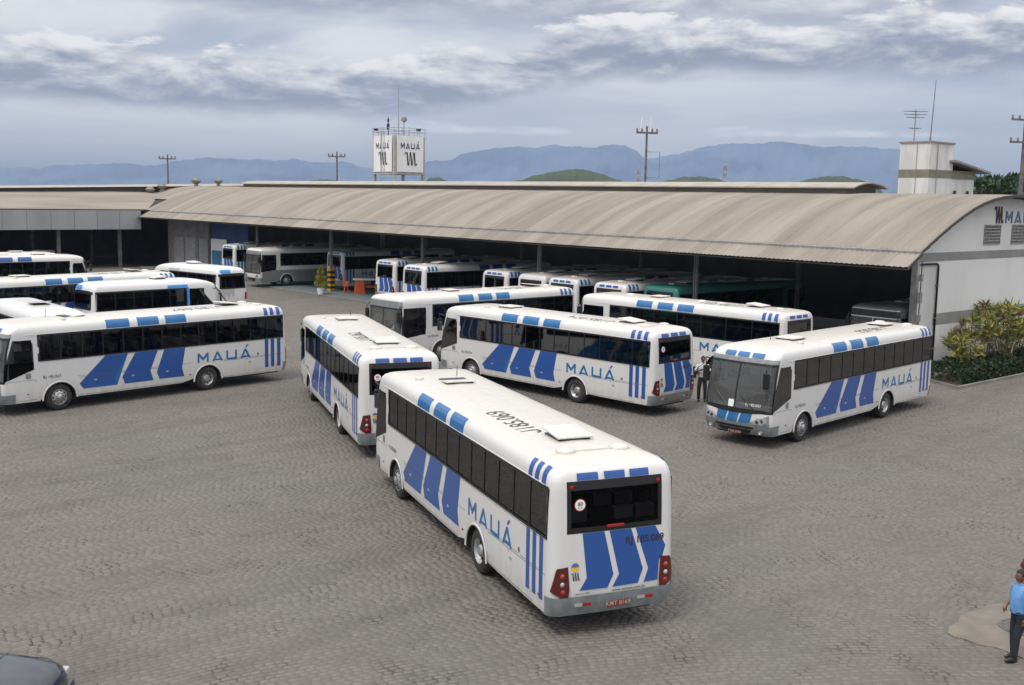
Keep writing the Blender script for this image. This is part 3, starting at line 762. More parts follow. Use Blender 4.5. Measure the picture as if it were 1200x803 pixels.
    if mini: hatch(3.6, 4.3, -.35, .35, .10)
    else:
        hatch(8.3 if not urban else 7.2, 9.15 if not urban else 7.9, -.38, .38, -.10 if num in ('069', '067') else .0)
        hatch(1.75, 2.55, -.38, .38, .10 if num not in ('053',) else .02)
        for (x, y, rr) in ((1.05, .55, .19), (1.05, -.55, .19), (9.35, .75, .11)) if not urban else ((1.05, 0, .19), (4.0, .1, .2), (5.2, -.1, .2), (9.3, 0, .2)):
            zc = top-.03
            g = MB(); g.lathe([(rr, -.03), (rr, .03), (rr*.9, .055), (rr*.5, .07), (0, .075)], 20, 'Z', (x, y, zc)); g.obj('roof_vent', hatchm, root, None, True)
        g = MB(); g.tube([(9.5, -.3, top-.05), (9.48, -.3, top+.28)], [.012, .006], 6); g.obj('aerial', black, root)
        g = MB()   # thin raised gutter along the cantrail and roof joint bead
        for sy in (1, -1): g.tube([(x, sy*(S.par(2.775)[0]+.004), 2.775) for x in (.45, 3, 6, 9, L_-1.1)], .010, 5)
        g.tube([(.98, y, 3.203-.13*abs(y/1.12)**4) for y in (-1.12, -.9, -.6, -.3, 0, .3, .6, .9, 1.12)], .008, 5)
        g.obj('gutter', body, root)
    # --- inside
    fl = 1.08
    g = MB(); g.bbox(0, .42, -.42, .42, 0, .14, .04); g.bbox(-.07, .05, -.44, -.02, .1, .78, .04); g.bbox(-.07, .05, .02, .44, .1, .78, .04)
    sm = g.mesh('seat', seatm)
    g = MB(); g.bbox(0, .42, -.42, .42, 0, .14, .04); g.bbox(-.07, .05, -.44, -.02, .1, .78, .04); g.bbox(-.07, .05, .02, .44, .1, .78, .04); g.cur = 1
    for q in (-.23, .23): g.bbox(-.085, .065, q-.19, q+.19, .56, .80, .03)
    sm2 = g.mesh('seat', [seatm, seatl])
    nrow = 11 if not mini else 6; sp = (s1-1.0)/nrow; W2i = W2-.55
    for k in range(nrow):
        for sy in (1, -1): link('seat', sm2 if kind == 'coach' else sm, None, root, (.7+k*sp, sy*W2i, fl+.30))
    g = MB(); g.bbox(0, .45, -.24, .24, .0, .12, .04); g.bbox(-.08, .04, -.24, .24, .08, .75, .04); g.tube([(.2, 0, -.45), (.2, 0, 0)], .06, 6); g.obj('driver_seat', seatm, root, (L_-2.1 if not mini else L_-2.9, W2-.75, fl+.2 if not mini else fl-.0))
    g = MB(); st = [(L_-1.25 if not mini else L_-2.2) + .0, W2-.75, fl+.55 if not mini else fl+.3]
    ring = [(st[0]+.22*math.cos(a)*.45, st[1]+.22*math.sin(a), st[2]-.22*math.cos(a)*.85) for a in [2*math.pi*k/14 for k in range(15)]]
    g.tube(ring, .02, 5, False); g.tube([(st[0], st[1], st[2]), (st[0]+.25, st[1], st[2]-.4)], .03, 5); g.obj('steering_wheel', black, root)
    g = MB(); xd = L_-.75 if not mini else L_-1.35
    g.bbox(xd-.35, xd+.2, -W2+.18, W2-.18, .9, 1.24 if not mini else 1.2, .05); g.obj('dashboard', mat('dash', (.26, .265, .265), .7), root)
    if not mini:
        g = MB(); xp = L_-2.35
        for y in (-.3, .3): g.tube([(xp, y, fl), (xp, y, 3.0)], .02, 6)
        g.box(xp-.02, xp+.02, .32, W2-.1, fl, fl+1.0); g.obj('partition', mat('panel_beige', (.35, .34, .3), .6), root)
    # --- livery
    if livery and not mini:
        for sy in (1, -1):
            for (P) in ([(8.05, zb-.03), (7.17, zb-.03), (7.74, .93), (7.62, .68), (8.90, .68), (9.06, .88)],
                        [(6.88, zb-.03), (5.96, zb-.03), (6.29, 1.06), (6.16, .68), (7.32, .68), (7.42, .95)],
                        [(5.70, zb-.03), (4.80, zb-.03), (4.96, 1.03), (4.87, .69), (5.92, .70), (6.03, .97)]):
                V, F = cutmap(P, lambda x, z: (x, sy*(S.side(x, z)+.004), z), 3); g = MB(); g.add(V, F); g.obj('blue_blade', blue, root)
            for x0, x1 in ((.99, 1.16), (.70, .87), (.39, .56)):
                g = MB()
                for a, b_ in ((.65, zb-.03),): g.add([(x, sy*(S.side(x, z)+.004), z) for x, z in ((x0, a), (x1, a), (x1, b_), (x0, b_))], [(0, 1, 2, 3)])
                g.obj('blue_stripe', blue, root); g = MB()
                zz_ = [zt+.045] + [t[0] for t in S.T if 2.8 < t[0] < 3.1]
                vs = [(x, sy*(S.par(z)[0]+.004), z+.003) for z in zz_ for x in (x0, x1)]; g.add(vs, [(2*i, 2*i+1, 2*i+3, 2*i+2) for i in range(len(zz_)-1)])
                g.obj('roof_stripe', blue, root)
            for x0, x1 in ((7.97, 7.06), (6.74, 5.87), (5.60, 4.72)):
                zz_ = [zt+.045] + [t[0] for t in S.T if 2.8 < t[0] < 3.10]; g = MB()
                vs = [(x, sy*(S.par(z)[0]+.004), z+.003) for z in zz_ for x in (x0, x1)]; g.add(vs, [(2*i, 2*i+1, 2*i+3, 2*i+2) for i in range(len(zz_)-1)])
                g.obj('roof_stripe', blue, root)
            Lt, tw = letters(); g = MB(); sc_ = .375; wx = 4.28-1.85
            for p in Lt:
                if sy > 0: g.poly([(4.28 - x/tw*wx, W2+.005, 1.14+y*sc_) for x, y in p])
                else: g.poly([(1.85 + x/tw*wx, -W2-.005, 1.14+y*sc_) for x, y in p])
            g.obj('name_lettering', blue, root)
            vs, fs = text_pts('RJ 185.'+num, .15, .004); g = MB()
            x0 = 10.36 if kind == 'coach' else 9.85
            g.add([(x0-x, W2+.005, 1.20+y) if sy > 0 else (x0-.85+x, -W2-.005, 1.20+y) for x, y in vs], fs); g.obj('fleet_number', ink, root)
            g = MB(); g.cur = 0; g.add([(1.5+.05*math.cos(a), sy*(W2+.005), 1.25+.055*math.sin(a)) for a in [2*math.pi*k/14 for k in range(14)]], [tuple(range(14))])
            g.cur = 1; g.box(1.46, 1.54, sy*(W2+.003), sy*(W2+.006), 1.16, 1.185); g.obj('round_badge', [mat('badge_blue', (.12, .16, .26), .5), yell], root)
        # rear and front cove stripes
        for (a, b_) in ((.75, .34), (.22, -.19), (-.29, -.68)):
            V, F = cutmap([(b_, 2.875), (a, 2.875), (a, 3.0), (b_, 3.0)], lambda y, z: (S.rear(y, z)-.012, y, z+.006), .06); g = MB(); g.add(V, F); g.obj('roof_stripe', blue, root)
            if kind == 'coach':
                V, F = cutmap([(b_, 2.86), (a, 2.86), (a, 3.0), (b_, 3.0)], lambda y, z: (S.front(y, z)+.024, y, z+.012), .05); g = MB(); g.add(V, F); g.obj('roof_stripe', blue, root)
        zt2 = rz0-.035
        for P in ([(.65, zt2), (.22, zt2), (.03, 1.13), (.15, .90), (.70, .90), (.56, 1.12)], [(.12, zt2), (-.32, zt2), (-.57, 1.17), (-.47, .91), (.05, .90), (-.08, 1.12)], [(-.41, zt2), (-.82, zt2), (-1.04, 1.55), (-.98, 1.36), (-.91, 1.3), (-.88, .92), (-.59, .91), (-.68, 1.16)]):
            V, F = cutmap(P, lambda y, z: (S.rear(y, z)-.004, y, z), .15); g = MB(); g.add(V, F); g.obj('blue_blade', blue, root)
        def rtext(body_, size, y0, z0_, mt, nm, bold=.004, slope=0):
            vs, fs = text_pts(body_, size, bold); g = MB()
            g.add([(S.rear(y0-x, z0_+y)-.009, y0-x, z0_+y+slope*x) for x, y in vs], fs); g.obj(nm, mt, root)
        if rear_text:
            rtext('RJ 185.'+num, .185, -.20, 1.66, ink, 'fleet_number', .016)
            rtext('www.emaua.com.br', .085, .06, .815, ink, 'web_address', .002)
            rtext('servico 24h', .06, .78, .825, ink, 'small_print', .001)
            if urban is False:
                xx = S.rear(.75, 2.42)-.004; g = MB()
                for cur, r_, dx in ((1, .115, 0), (0, .098, .003)):
                    g.cur = cur; g.add([(S.rear(.70+r_*math.cos(a), 2.45+r_*math.sin(a))-.006-dx, .70+r_*math.cos(a), 2.45+r_*math.sin(a)) for a in [2*math.pi*k/20 for k in range(20)]], [tuple(range(20))])
                g.cur = 2; vs, fs = text_pts('80', .10, .006, 'CENTER'); g.add([(S.rear(.7, 2.45)-.016, .70-x, 2.435+y) for x, y in vs], fs)
                vs, fs = text_pts('km/h', .045, .002, 'CENTER'); g.add([(S.rear(.7, 2.4)-.016, .70-x, 2.385+y) for x, y in vs], fs)
                g.obj('speed_sticker', [whitef, red, ink], root)
            g = MB(); g.cur = 0
            for p in emblem(): g.poly([(S.rear(.8, 1.1)-.012, .87-x*.155, 1.09+y*.15) for x, y in p])
            g.cur = 1; g.add([(S.rear(.8, 1.34)-.012, .79+.075*math.cos(a), 1.34+.075*math.sin(a)) for a in [math.pi*k/10 for k in range(11)]], [tuple(range(11))])
            g.cur = 2; g.add([(S.rear(.8, 1.3)-.012, .79+.075*math.cos(a), 1.335+.075*math.sin(a)) for a in [math.pi+math.pi*k/10 for k in range(11)]], [tuple(range(11))])
            g.obj('company_mark', [ink, mat('badge_blue', (.12, .16, .26), .5), yell], root)
        vs, fs = text_pts('185.'+num, .60, .0); g = MB(); vs = [(x+.36, y) for x, y in vs]; k_ = len(vs)
        jp = [(.02, .12), (.08, .02), (.17, -.005), (.27, .03), (.30, .12), (.30, .43), (.245, .43), (.245, .13), (.22, .07), (.17, .05), (.11, .065), (.075, .14)]
        fs = list(fs) + [tuple(k_+i for i in t) for t in tessellate_polygon([[Vector((x, y, 0)) for x, y in jp]])]; vs = vs + jp
        g.add([(2.62+x*1.0, .28+y, 3.202-.02*abs((.28+y)/.5)**2+.006) for x, y in vs], fs); g.obj('roof_number', ink, root)
        if kind == 'coach':
            for P in ([(.66, 1.14), (.28, 1.15), (.18, .80), (.58, .80)], [(.22, 1.15), (-.16, 1.15), (-.26, .79), (.12, .79)], [(-.22, 1.15), (-.62, 1.13), (-.66, .80), (-.32, .79)]):
                V, F = cutmap(P, lambda y, z: (S.front(y, z)+.006, y, z), .12); g = MB(); g.add(V, F); g.obj('blue_blade', blue, root)
            g = MB(); V, F = cutmap([(.12, 1.27), (-.08, 1.27), (-.08, 1.50), (.12, 1.50)], lambda y, z: (S.front(y, z)-.02, y, z), .3); g.add([(v[0]+.012, v[1]-.16, v[2]) for v in V], F)
            g.obj('paper_notice', whitef, root)
            vs, fs = text_pts('RJ 185.'+num, .12, .006); g = MB(); g.add([(S.front(.35+x, 1.35+y)-.004, .38+x, 1.36+y) for x, y in vs], fs); g.obj('windscreen_number', whitef, root)
    if mini and livery:
        for sy in (1, -1):
            g = MB()
            for x0, x1, a, b_ in ((3.95, 5.05, zt+.04, 2.62), (4.98, 5.10, 1.2, zt+.04), (3.95, 4.98, 1.2, zb-.03)):
                V, F = cutmap([(x0, a), (x1, a), (x1, b_), (x0, b_)], lambda x, z: (x, sy*(S.par(z)[0]+.005), z+.002), .2); g.add(V, F)
            g.obj('blue_band', lblue, root)
        g = MB(); V, F = cutmap([(.85, rz0-.04), (-.1, rz0-.04), (-.12, 1.15), (.02, .95), (.15, 1.2), (.3, .88), (.45, 1.15), (.62, .80), (.8, 1.0)], lambda y, z: (S.rear(y, z)-.005, y, z), .2); g.add(V, F)
        V, F = cutmap([(.80, rz1+.05), (.1, rz1+.05), (.1, 2.60), (.80, 2.60)], lambda y, z: (S.rear(y, z)-.006, y, z+.003), .1); g.add(V, F)
        g.obj('blue_band', lblue, root)
    return root
def tree_copy(src, swap=None):
    def rec(o, par):
        c = o.copy(); C.collection.objects.link(c)
        if par is not None: c.parent = par
        for ch in list(o.children): rec(ch, c)
        return c
    return rec(src, None)
G_Y = 'white coaches with blue blades standing on the cobbled yard'
G_H = 'buses parked side by side under the depot roof'
def put(o, x, y, a, label, cat, group=None, z=0.0):
    o.location = (x, y, z); o.rotation_euler = (0, 0, a); tag(o, label, cat, group); return o
put(make_bus('coach', '069'), 1.926, 18.709, 1.961, 'nearest white coach, its rear and roof number J185.069 in full view', 'coach', G_Y)
put(make_bus('coach', '062'), -3.251, 31.621, 1.909, 'white coach directly ahead of the nearest one, which hides its rear corner', 'coach', G_Y)
put(make_bus('coach', '067'), -10.302, 45.789, 3.974, 'large white coach at the left whose whole lettered side faces the open cobbles', 'coach', G_Y)
put(make_bus('coach', '074'), 5.992, 38.996, 2.343, 'white coach mid yard with its rear beside the man in the white shirt', 'coach', G_Y)
put(make_bus('coach', '053'), 15.544, 42.628, 3.935, 'white coach at the right with windscreen and grey front bumper in view', 'coach', G_Y)
coach_src = make_bus('coach', '081')
put(coach_src, -20.3, 63.3, R(231.0), 'long white coach behind the pale blue striped minibus, showing only its roof and window line', 'coach', G_Y)
o = tree_copy(coach_src); put(o, -40.0, 70.3, R(39.9), 'white coach facing right beside the dark left hall, second from the back', 'coach', G_Y)
o = tree_copy(coach_src); put(o, -42.6, 72.6, R(40.0), 'white coach farthest back at the left, only its roof end showing above another coach', 'coach', G_Y)
# city buses out in the yard
city = make_bus('urban', '041', rear_text=False)
put(city, 2.522, 57.779, 3.878, 'white city bus behind the middle coach, grey visor over a tall windscreen facing left', 'bus', G_Y)
o = tree_copy(city); put(o, 12.306, 45.913, 2.354, 'white lettered city bus whose rear wheel shows behind the man in the white shirt', 'bus', G_Y)
# minibuses
mini = make_bus('mini', 'x'); mini.scale = (1.09, 1.09, 1.09)
G_M = 'minibuses among the coaches at the left'
put(mini, -22.4, 55.9, R(46), 'white minibus with a light blue band before its cab, between two rows of coaches', 'minibus', G_M)
o = tree_copy(mini); put(o, -17.95, 69.36, R(140.6), 'white minibus seen from behind with light blue peaks under its rear window', 'minibus', G_M)
mini2 = make_bus('mini', 'y', livery=False); mini2.scale = (1.09, 1.09, 1.09)
put(mini2, -22.46, 48.1, R(-49.8), 'plain white minibus at the left edge, pale windscreen turned towards the large coach', 'minibus', G_M)
# under the depot roof
VA = R(40.83)
def hin(o, uu, vv, label, out=False, cat='bus'):
    p = H(uu, vv); return put(o, p.x, p.y, VA + (math.pi if out else 0), label, cat, G_H, .06)
hin(tree_copy(city), 39.95, .1, 'white city bus under the roof, first rear end right of the orange barrier')
hin(tree_copy(city), 34.3, -1.5, 'white city bus under the roof, second lit rear end right of the orange barrier')
hin(tree_copy(city), 28.1, .3, 'white city bus whose narrow rear shows above the visor bus roof, mid depot')
hin(tree_copy(city), 21.4, -.2, 'white city bus with a tall white rear edge beside the third column from the right')
hin(tree_copy(city), 17.55, -.3, 'white city bus directly left of the green bus, mostly hidden by yard buses')
hin(tree_copy(city), 51.6, 3.1, 'white city bus behind the striped column base and the potted topiary')
hin(tree_copy(city), 64.2, 0.0, 'white city bus rear beside the dark blue wall at the far end of the depot')
plain = make_bus('urban', '', livery=False)
hin(plain, 24.45, .1, 'plain white bus without stripes in the row under the roof')
hin(make_bus('urban', '', livery=False, body=paint('roof_shade_grey', (.10, .10, .10), dirt=(.08, .08, .08)), visor=True), 2.4, 12.9, 'plain bus with a grey framed windscreen facing out beside the white gable wall', True)  # dark body and dirt colours carry the shade under the depot roof
hin(make_bus('urban', '', livery=False, body=teal), 14.9, .9, 'sea green bus under the roof at the right half of the depot')
hin(make_bus('urban', '', livery=False, lower=greyl), 57.8, 10.6, 'white bus with a dull grey lower body facing out at the depot\'s far part', True)

# ------------------------------------------------------------------ the depot
U_END = 104.0
roofm = varied('weathered_roof_sheet', (.195, .168, .139), (.262, .229, .191), 1.0, .75, detail=6, stretch=(.8, .10, .10), rot=-TH, objrand=.16, lo=.34, hi=.66, bump=.1, bscale=20)
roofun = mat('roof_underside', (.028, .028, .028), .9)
wallw = varied('painted_wall_white', (.74, .73, .71), (.65, .64, .615), .8, .8, .1, 30, detail=6, stretch=(1, 1, .35), lo=.4, hi=.85)
bandg = varied('painted_band_grey', (.245, .24, .235), (.29, .285, .275), 1.2, .8)
conc = varied('grey_concrete', (.24, .23, .215), (.17, .165, .155), 1.0, .9, .2, 20)
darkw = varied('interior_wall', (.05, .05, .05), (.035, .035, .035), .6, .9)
colm = varied('column_grey', (.26, .26, .265), (.18, .18, .18), 2, .6)
bluew = varied('blue_painted_wall', (.02, .05, .16), (.03, .07, .2), 1, .7)
olive = varied('olive_band', (.22, .21, .15), (.18, .17, .125), 3, .85)
oldw = varied('old_white_wall', (.70, .695, .68), (.58, .565, .53), 1.4, .85, .1, 20, stretch=(1, 1, .25), detail=7)
ARC = [(-.1, 5.1), (.45, 5.4), (.97, 5.68)]
ARC2 = [(1.0, 5.78), (1.6, 6.07), (2.2, 6.36), (3.3, 6.86), (4.39, 7.3), (5.3, 7.62), (6.23, 7.88), (7.2, 8.07), (8.18, 8.2), (9.2, 8.27), (10.4, 8.30)]
ARC2 = ARC2 + [(20.8-a, z) for a, z in ARC2[-2::-1]]
def arc_z(vv):
    P = ARC2
    if vv < 1: return 5.1+(vv+.1)/1.1*.6
    for a, b in zip(P[:-1], P[1:]):
        if vv <= b[0]: return a[1]+(b[1]-a[1])*(vv-a[0])/(b[0]-a[0])
    return P[-1][1]
depot = empty('bus_depot', H(0, 0)); tag(depot, 'long open fronted bus depot with a curved sheet metal roof and white gable wall', 'building')
DM = Matrix.Translation(depot.location)
def under(o, root):
    o.parent = root; o.matrix_parent_inverse = Matrix.Translation(-Vector(root.location)); return o
def sheet(u0, u1, prof, nrib, name, amp=.022, th=.03, root=depot, tf=H):
    """ribbed metal sheet following a profile of (v, z)"""
    g = MB(); nu = nrib*4; k = len(prof); nx = nu+1
    for j in range(nx):
        uu = u0+(u1-u0)*j/nu; dz = (0, amp, amp, 0)[j % 4]
        for (vv, z) in prof: g.v.append(tf(uu, vv, z+dz))
    for j in range(nu):
        for i in range(k-1): g.f.append((j*k+i, j*k+i+1, (j+1)*k+i+1, (j+1)*k+i))
    g.mi = [0]*len(g.f); me = g.mesh(name, roofm); o = link(name, me); under(o, root) if root is not None else None; return o
pw = 1.04; nP = int(U_END/pw)
for k in range(nP):
    a = k*pw; dz = .006*(k % 2)
    P = [(v_, z_+dz) for v_, z_ in ARC2[:12]]
    if a < 84: sheet(a+.01, a+pw-.002+.03, P, 4, 'roof_sheet')
    else: sheet(a+.01, a+pw+.03, [(v_, z_+dz) for v_, z_ in ARC2[3:12]], 2, 'roof_sheet')
    if a < 83: sheet(a+.01, a+pw+.028, [(v_, z_+dz) for v_, z_ in ARC], 4, 'eave_sheet')
g = MB()
g.v += [H(uu, vv, z) for uu in (0, U_END) for vv, z in ARC2[10:]]; kk = len(ARC2)-10
g.f = [(i, i+1, kk+i+1, kk+i) for i in range(kk-1)]; g.mi = [0]*len(g.f); under(g.obj('back_roof_slope', roofm), depot)
g = MB()   # lining below the sheets
g.v += [H(uu, vv, z-.10) for uu in (.1, U_END) for vv, z in ARC+ARC2]; kk = len(ARC+ARC2)
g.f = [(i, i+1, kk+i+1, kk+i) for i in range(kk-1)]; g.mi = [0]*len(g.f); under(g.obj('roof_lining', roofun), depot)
# gutter in the step between eave sheet and main sheet
g = MB(); g.poly([H(.02, .90, 5.66), H(.02, 1.02, 5.70), H(.02, 1.02, 5.80), H(.02, .90, 5.755)], 83, UD)
under(g.obj('roof_gutter', varied('gutter_grey', (.17, .17, .165), (.25, .24, .23), 2, .6)), depot)
# verge along the gable end
g = MB(); pr = [(a, z) for a, z in ARC+ARC2]
for (v0, z0_), (v1, z1_) in zip(pr[:-1], pr[1:]):
    g.poly([H(-.03, v0, z0_+.03), H(-.03, v1, z1_+.03), H(-.03, v1, z1_-.13), H(-.03, v0, z0_-.10)], .05, UD)
under(g.obj('verge_trim', mat('verge_dark', (.055, .055, .055), .7)), depot)
g = MB()   # dark soffit between verge and wall head
g.v += [H(uu, vv, z-.12) for uu in (.02, 1.02) for vv, z in pr]; kk = len(pr)
g.f = [(i, i+1, kk+i+1, kk+i) for i in range(kk-1)]; g.mi = [0]*len(g.f); under(g.obj('gable_soffit', roofun), depot)
# lantern along the ridge
LA = [(8.7, 8.62), (9.1, 8.74), (9.7, 8.86), (10.4, 8.91), (11.1, 8.86), (11.7, 8.74), (12.1, 8.62)]
lm = varied('lantern_sheet', (.36, .33, .28), (.30, .27, .23), 1.1, .75)
g = MB(); g.v += [H(uu, vv, z) for uu in (8.3, 78.9) for vv, z in LA] + [H(uu, vv, z-.07) for uu in (8.3, 78.9) for vv, z in LA]; kk = len(LA)
g.f = [(i, i+1, kk+i+1, kk+i) for i in range(kk-1)] + [(2*kk+i, 2*kk+i+1, 3*kk+i+1, 3*kk+i) for i in range(kk-1)] + [(0, 2*kk, 3*kk, kk)] + [(i, i+1, 2*kk+i+1, 2*kk+i) for i in range(kk-1)]
g.mi = [0]*len(g.f); under(g.obj('lantern_roof', lm), depot)
g = MB(); g.poly([H(8.9, 8.95, 8.15), H(78.6, 8.95, 8.15), H(78.6, 8.95, 8.66), H(8.9, 8.95, 8.66)], .05, VD); g.poly([H(8.9, 9.0, 8.1), H(8.9, 11.8, 8.1), H(8.9, 11.8, 8.66), H(8.9, 10.4, 8.82), H(8.9, 9.0, 8.66)], .05, UD)
under(g.obj('lantern_louvre', varied('louvre_brown', (.13, .115, .1), (.17, .15, .13), 3, .8, stretch=(1, 1, 8))), depot)
# floor slab with its edge, painted strip
paintf = varied('painted_floor_blue_grey', (.135, .185, .20), (.17, .20, .205), .8, .6, detail=6)
g = MB(); g.poly([H(0.2, .25, -.10), H(84, .25, -.10), H(84, 20.8, -.10), H(.2, 20.8, -.10)], .16, (0, 0, 1)); under(g.obj('floor_slab', paintf), depot)
g = MB(); g.poly([H(.2, .12, -.10), H(84, .12, -.10), H(84, .247, -.10), H(.2, .247, -.10)], .165, (0, 0, 1)); under(g.obj('slab_kerb', conc), depot)
# columns
for uu in (13.5, 26.0, 38.3, 50.6, 62.9, 75.0):
    for vv in (2.25, 11.6):
        zt_ = arc_z(vv)-.14
        g = MB(); c = H(uu, vv)
        for s_ in (-1, 1):
            q = c+UD*.07*s_; M = Matrix.Translation(q) @ Matrix.Rotation(VA, 4, 'Z'); g.bbox(-.09, .09, -.035, .035, .06, zt_, .01, M)
        for z in (1.2, 2.4, 3.6, 4.6): g.box(-.07, .07, -.04, .04, z, z+.06, Matrix.Translation(c) @ Matrix.Rotation(VA, 4, 'Z'))
        under(g.obj('column', colm), depot)
        g = MB()   # bracket arm to the eave
        if vv < 5:
            g.poly([H(uu, 2.2, 6.1), H(uu, .1, 5.06), H(uu, .1, 4.98), H(uu, 2.2, 5.55)], .08, UD); under(g.obj('bracket', colm), depot)
# tie beams and purlins in the dark
g = MB()
for uu in (13.5, 26.0, 38.3, 50.6, 62.9, 75.0): g.poly([H(uu-.06, 2.3, 5.55), H(uu-.06, 20.6, 5.55), H(uu-.06, 20.6, 5.75), H(uu-.06, 2.3, 5.75)], .12, UD)
under(g.obj('tie_beam', colm), depot)
g = MB()
for vv in (3.2, 5.2, 7.2, 9.2): g.poly([H(.9, vv, arc_z(vv)-.25), H(84, vv, arc_z(vv)-.25), H(84, vv, arc_z(vv)-.12), H(.9, vv, arc_z(vv)-.12)], .06, VD)
under(g.obj('purlin', roofun), depot)
# back and end walls
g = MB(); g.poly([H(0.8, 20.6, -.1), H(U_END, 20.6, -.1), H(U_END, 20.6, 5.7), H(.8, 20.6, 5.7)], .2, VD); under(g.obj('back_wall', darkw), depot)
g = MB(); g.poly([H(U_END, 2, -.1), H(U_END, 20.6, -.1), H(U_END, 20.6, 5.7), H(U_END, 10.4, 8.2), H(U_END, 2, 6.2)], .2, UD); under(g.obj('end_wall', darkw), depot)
# gable wall: one solid body with bands, windows and sign standing on it
gw = [(2.2, -.1), (20.8, -.1), (20.8, 5.5)] + [(v_, z_-.16) for v_, z_ in ARC2[::-1] if 2.2 <= v_ < 20.8]
g = MB(); g.poly([H(.8, a, z) for a, z in gw], .22, UD); under(g.obj('gable_wall', wallw), depot)
def band(z0_, z1_, v0=2.2, v1=20.8, mt=bandg, nm='wall_band', d=.004):
    g = MB(); g.poly([H(.8, v0, z0_), H(.8, v1, z0_), H(.8, v1, z1_), H(.8, v0, z1_)], d, -UD); under(g.obj(nm, mt), depot)
band(5.22, 5.62); band(2.28, 2.82); band(0, .62)
# sliding door leaf and the black pipe framing it
g = MB(); g.poly([H(.797, 2.55, .15), H(.797, 3.74, .15), H(.797, 3.74, 5.10), H(.797, 2.55, 5.10)], .02, -UD); under(g.obj('wall_panel', varied('panel_white', (.62, .61, .59), (.52, .51, .49), .9, .7, stretch=(1, 1, .3))), depot)
pipe = empty('downpipe', H(.7, 3.82)); tag(pipe, 'black pipe running along and down the white gable wall behind the right hand coach', 'pipe')
g = MB(); g.tube([H(.72, 2.3, 5.12), H(.72, 3.66, 5.12), H(.72, 3.78, 5.08), H(.72, 3.84, 4.96), H(.72, 3.84, .05)], .05, 8); o = g.obj('pipe_run', black, None, None, True); under(o, pipe)
for z in (1.2, 2.6, 4.1):
    g = MB(); g.poly([H(.80, 3.76, z), H(.80, 3.92, z), H(.80, 3.92, z+.05), H(.80, 3.76, z+.05)], .14, -UD); under(g.obj('clamp', colm), pipe)
# corner post with boxes and cable
post = empty('corner_post', H(.75, 2.2)); tag(post, 'stained corner post with small boxes where the gable wall meets the open front', 'post')
g = MB(); g.poly([H(.72, 2.0, 0), H(1.0, 2.0, 0), H(1.0, 2.19, 0), H(.72, 2.19, 0)], 5.9, (0, 0, 1)); under(g.obj('post_shaft', varied('stained_concrete', (.50, .48, .45), (.22, .21, .195), 2.2, .9, .3, 20, stretch=(1, 1, .5))), post)
for z, hh in ((3.4, .5), (2.6, .3), (1.5, .4), (4.4, .3)):
    g = MB(); g.poly([H(.60, 1.98, z), H(.60, 2.16, z), H(.60, 2.16, z+hh), H(.60, 1.98, z+hh)], .1, -UD); under(g.obj('switch_box', bandg), post)
g = MB(); g.tube([H(.58, 2.07, .1), H(.56, 2.05, 2), H(.58, 2.09, 3.3), H(.56, 2.06, 5.3)], .02, 6); under(g.obj('cable', black), post)
# windows of pierced block in the gable
lou = varied('pierced_block', (.30, .295, .28), (.36, .35, .33), 5, .85)
for k, v0 in enumerate((8.12, 10.98, 13.85, 16.7)):
    g = MB(); g.poly([H(.797, v0, 5.93), H(.797, v0+1.62, 5.93), H(.797, v0+1.62, 6.84), H(.797, v0, 6.84)], .006, -UD); fo = under(g.obj('window_frame', dark), depot)
    g = MB(); nx_, nz_ = 10, 6
    for i in range(nx_+1): a = v0+1.62*i/nx_; g.poly([H(.79, a-.022, 5.93), H(.79, a+.022, 5.93), H(.79, a+.022, 6.84), H(.79, a-.022, 6.84)], .04, -UD)
    for j in range(nz_+1): z = 5.93+.91*j/nz_; g.poly([H(.786, v0-.02, z-.022), H(.786, v0+1.64, z-.022), H(.786, v0+1.64, z+.022), H(.786, v0-.02, z+.022)], .04, -UD)
    o = g.obj('window_grid', lou); under(o, depot)
sign = empty('wall_sign', H(.8, 9.1, 6.9)); tag(sign, 'blue name lettering and squiggle mark high on the white gable wall', 'sign')
Lt, tw = letters(); g = MB()
for p in Lt: g.poly([H(.797, 10.2+x*.56, 6.93+y*.60) for x, y in p], .03, -UD)
under(g.obj('sign_letters', varied('faded_blue', (.12, .17, .30), (.16, .2, .3), 3, .7)), sign)
g = MB()
for p in emblem(): g.poly([H(.797, 9.0+x*.86, 6.92+y*.82) for x, y in p], .03, -UD)
under(g.obj('sign_mark', ink), sign)
# far end of the front: workshop wall, blue wall, banner
g = MB(); g.poly([H(83.6, 3.0, 0), H(74.2, 3.0, 0), H(74.2, 3.0, 5.6), H(83.6, 3.0, 5.6)], .2, VD); under(g.obj('workshop_wall', varied('workshop_grey', (.27, .25, .24), (.20, .185, .18), 1.5, .8)), depot)
for a in (82.0, 79.3, 76.6):
    g = MB(); g.poly([H(a, 2.96, .1), H(a-2.3, 2.96, .1), H(a-2.3, 2.96, 3.2), H(a, 2.96, 3.2)], .03, -VD); under(g.obj('workshop_door', varied('shutter_grey', (.36, .35, .35), (.28, .27, .27), 2, .7, stretch=(1, 1, 6))), depot)
g = MB(); g.poly([H(74.0, 3.2, 0), H(66.5, 3.2, 0), H(66.5, 3.2, 5.6), H(74.0, 3.2, 5.6)], .2, VD); under(g.obj('blue_wall', bluew), depot)
g = MB(); g.poly([H(73.8, 3.1, .3), H(70.5, 3.1, .3), H(70.5, 3.1, 3.3), H(73.8, 3.1, 3.3)], .06, -VD); bn = under(g.obj('board', whitef), depot)
g = MB(); g.poly([H(73.5, 3.02, .5), H(70.8, 3.02, .5), H(70.8, 3.02, 2.2), H(73.5, 3.02, 2.2)], .03, -VD); under(g.obj('board_panel', varied('board_blue', (.03, .16, .3), (.05, .2, .35), 2, .6)), depot)

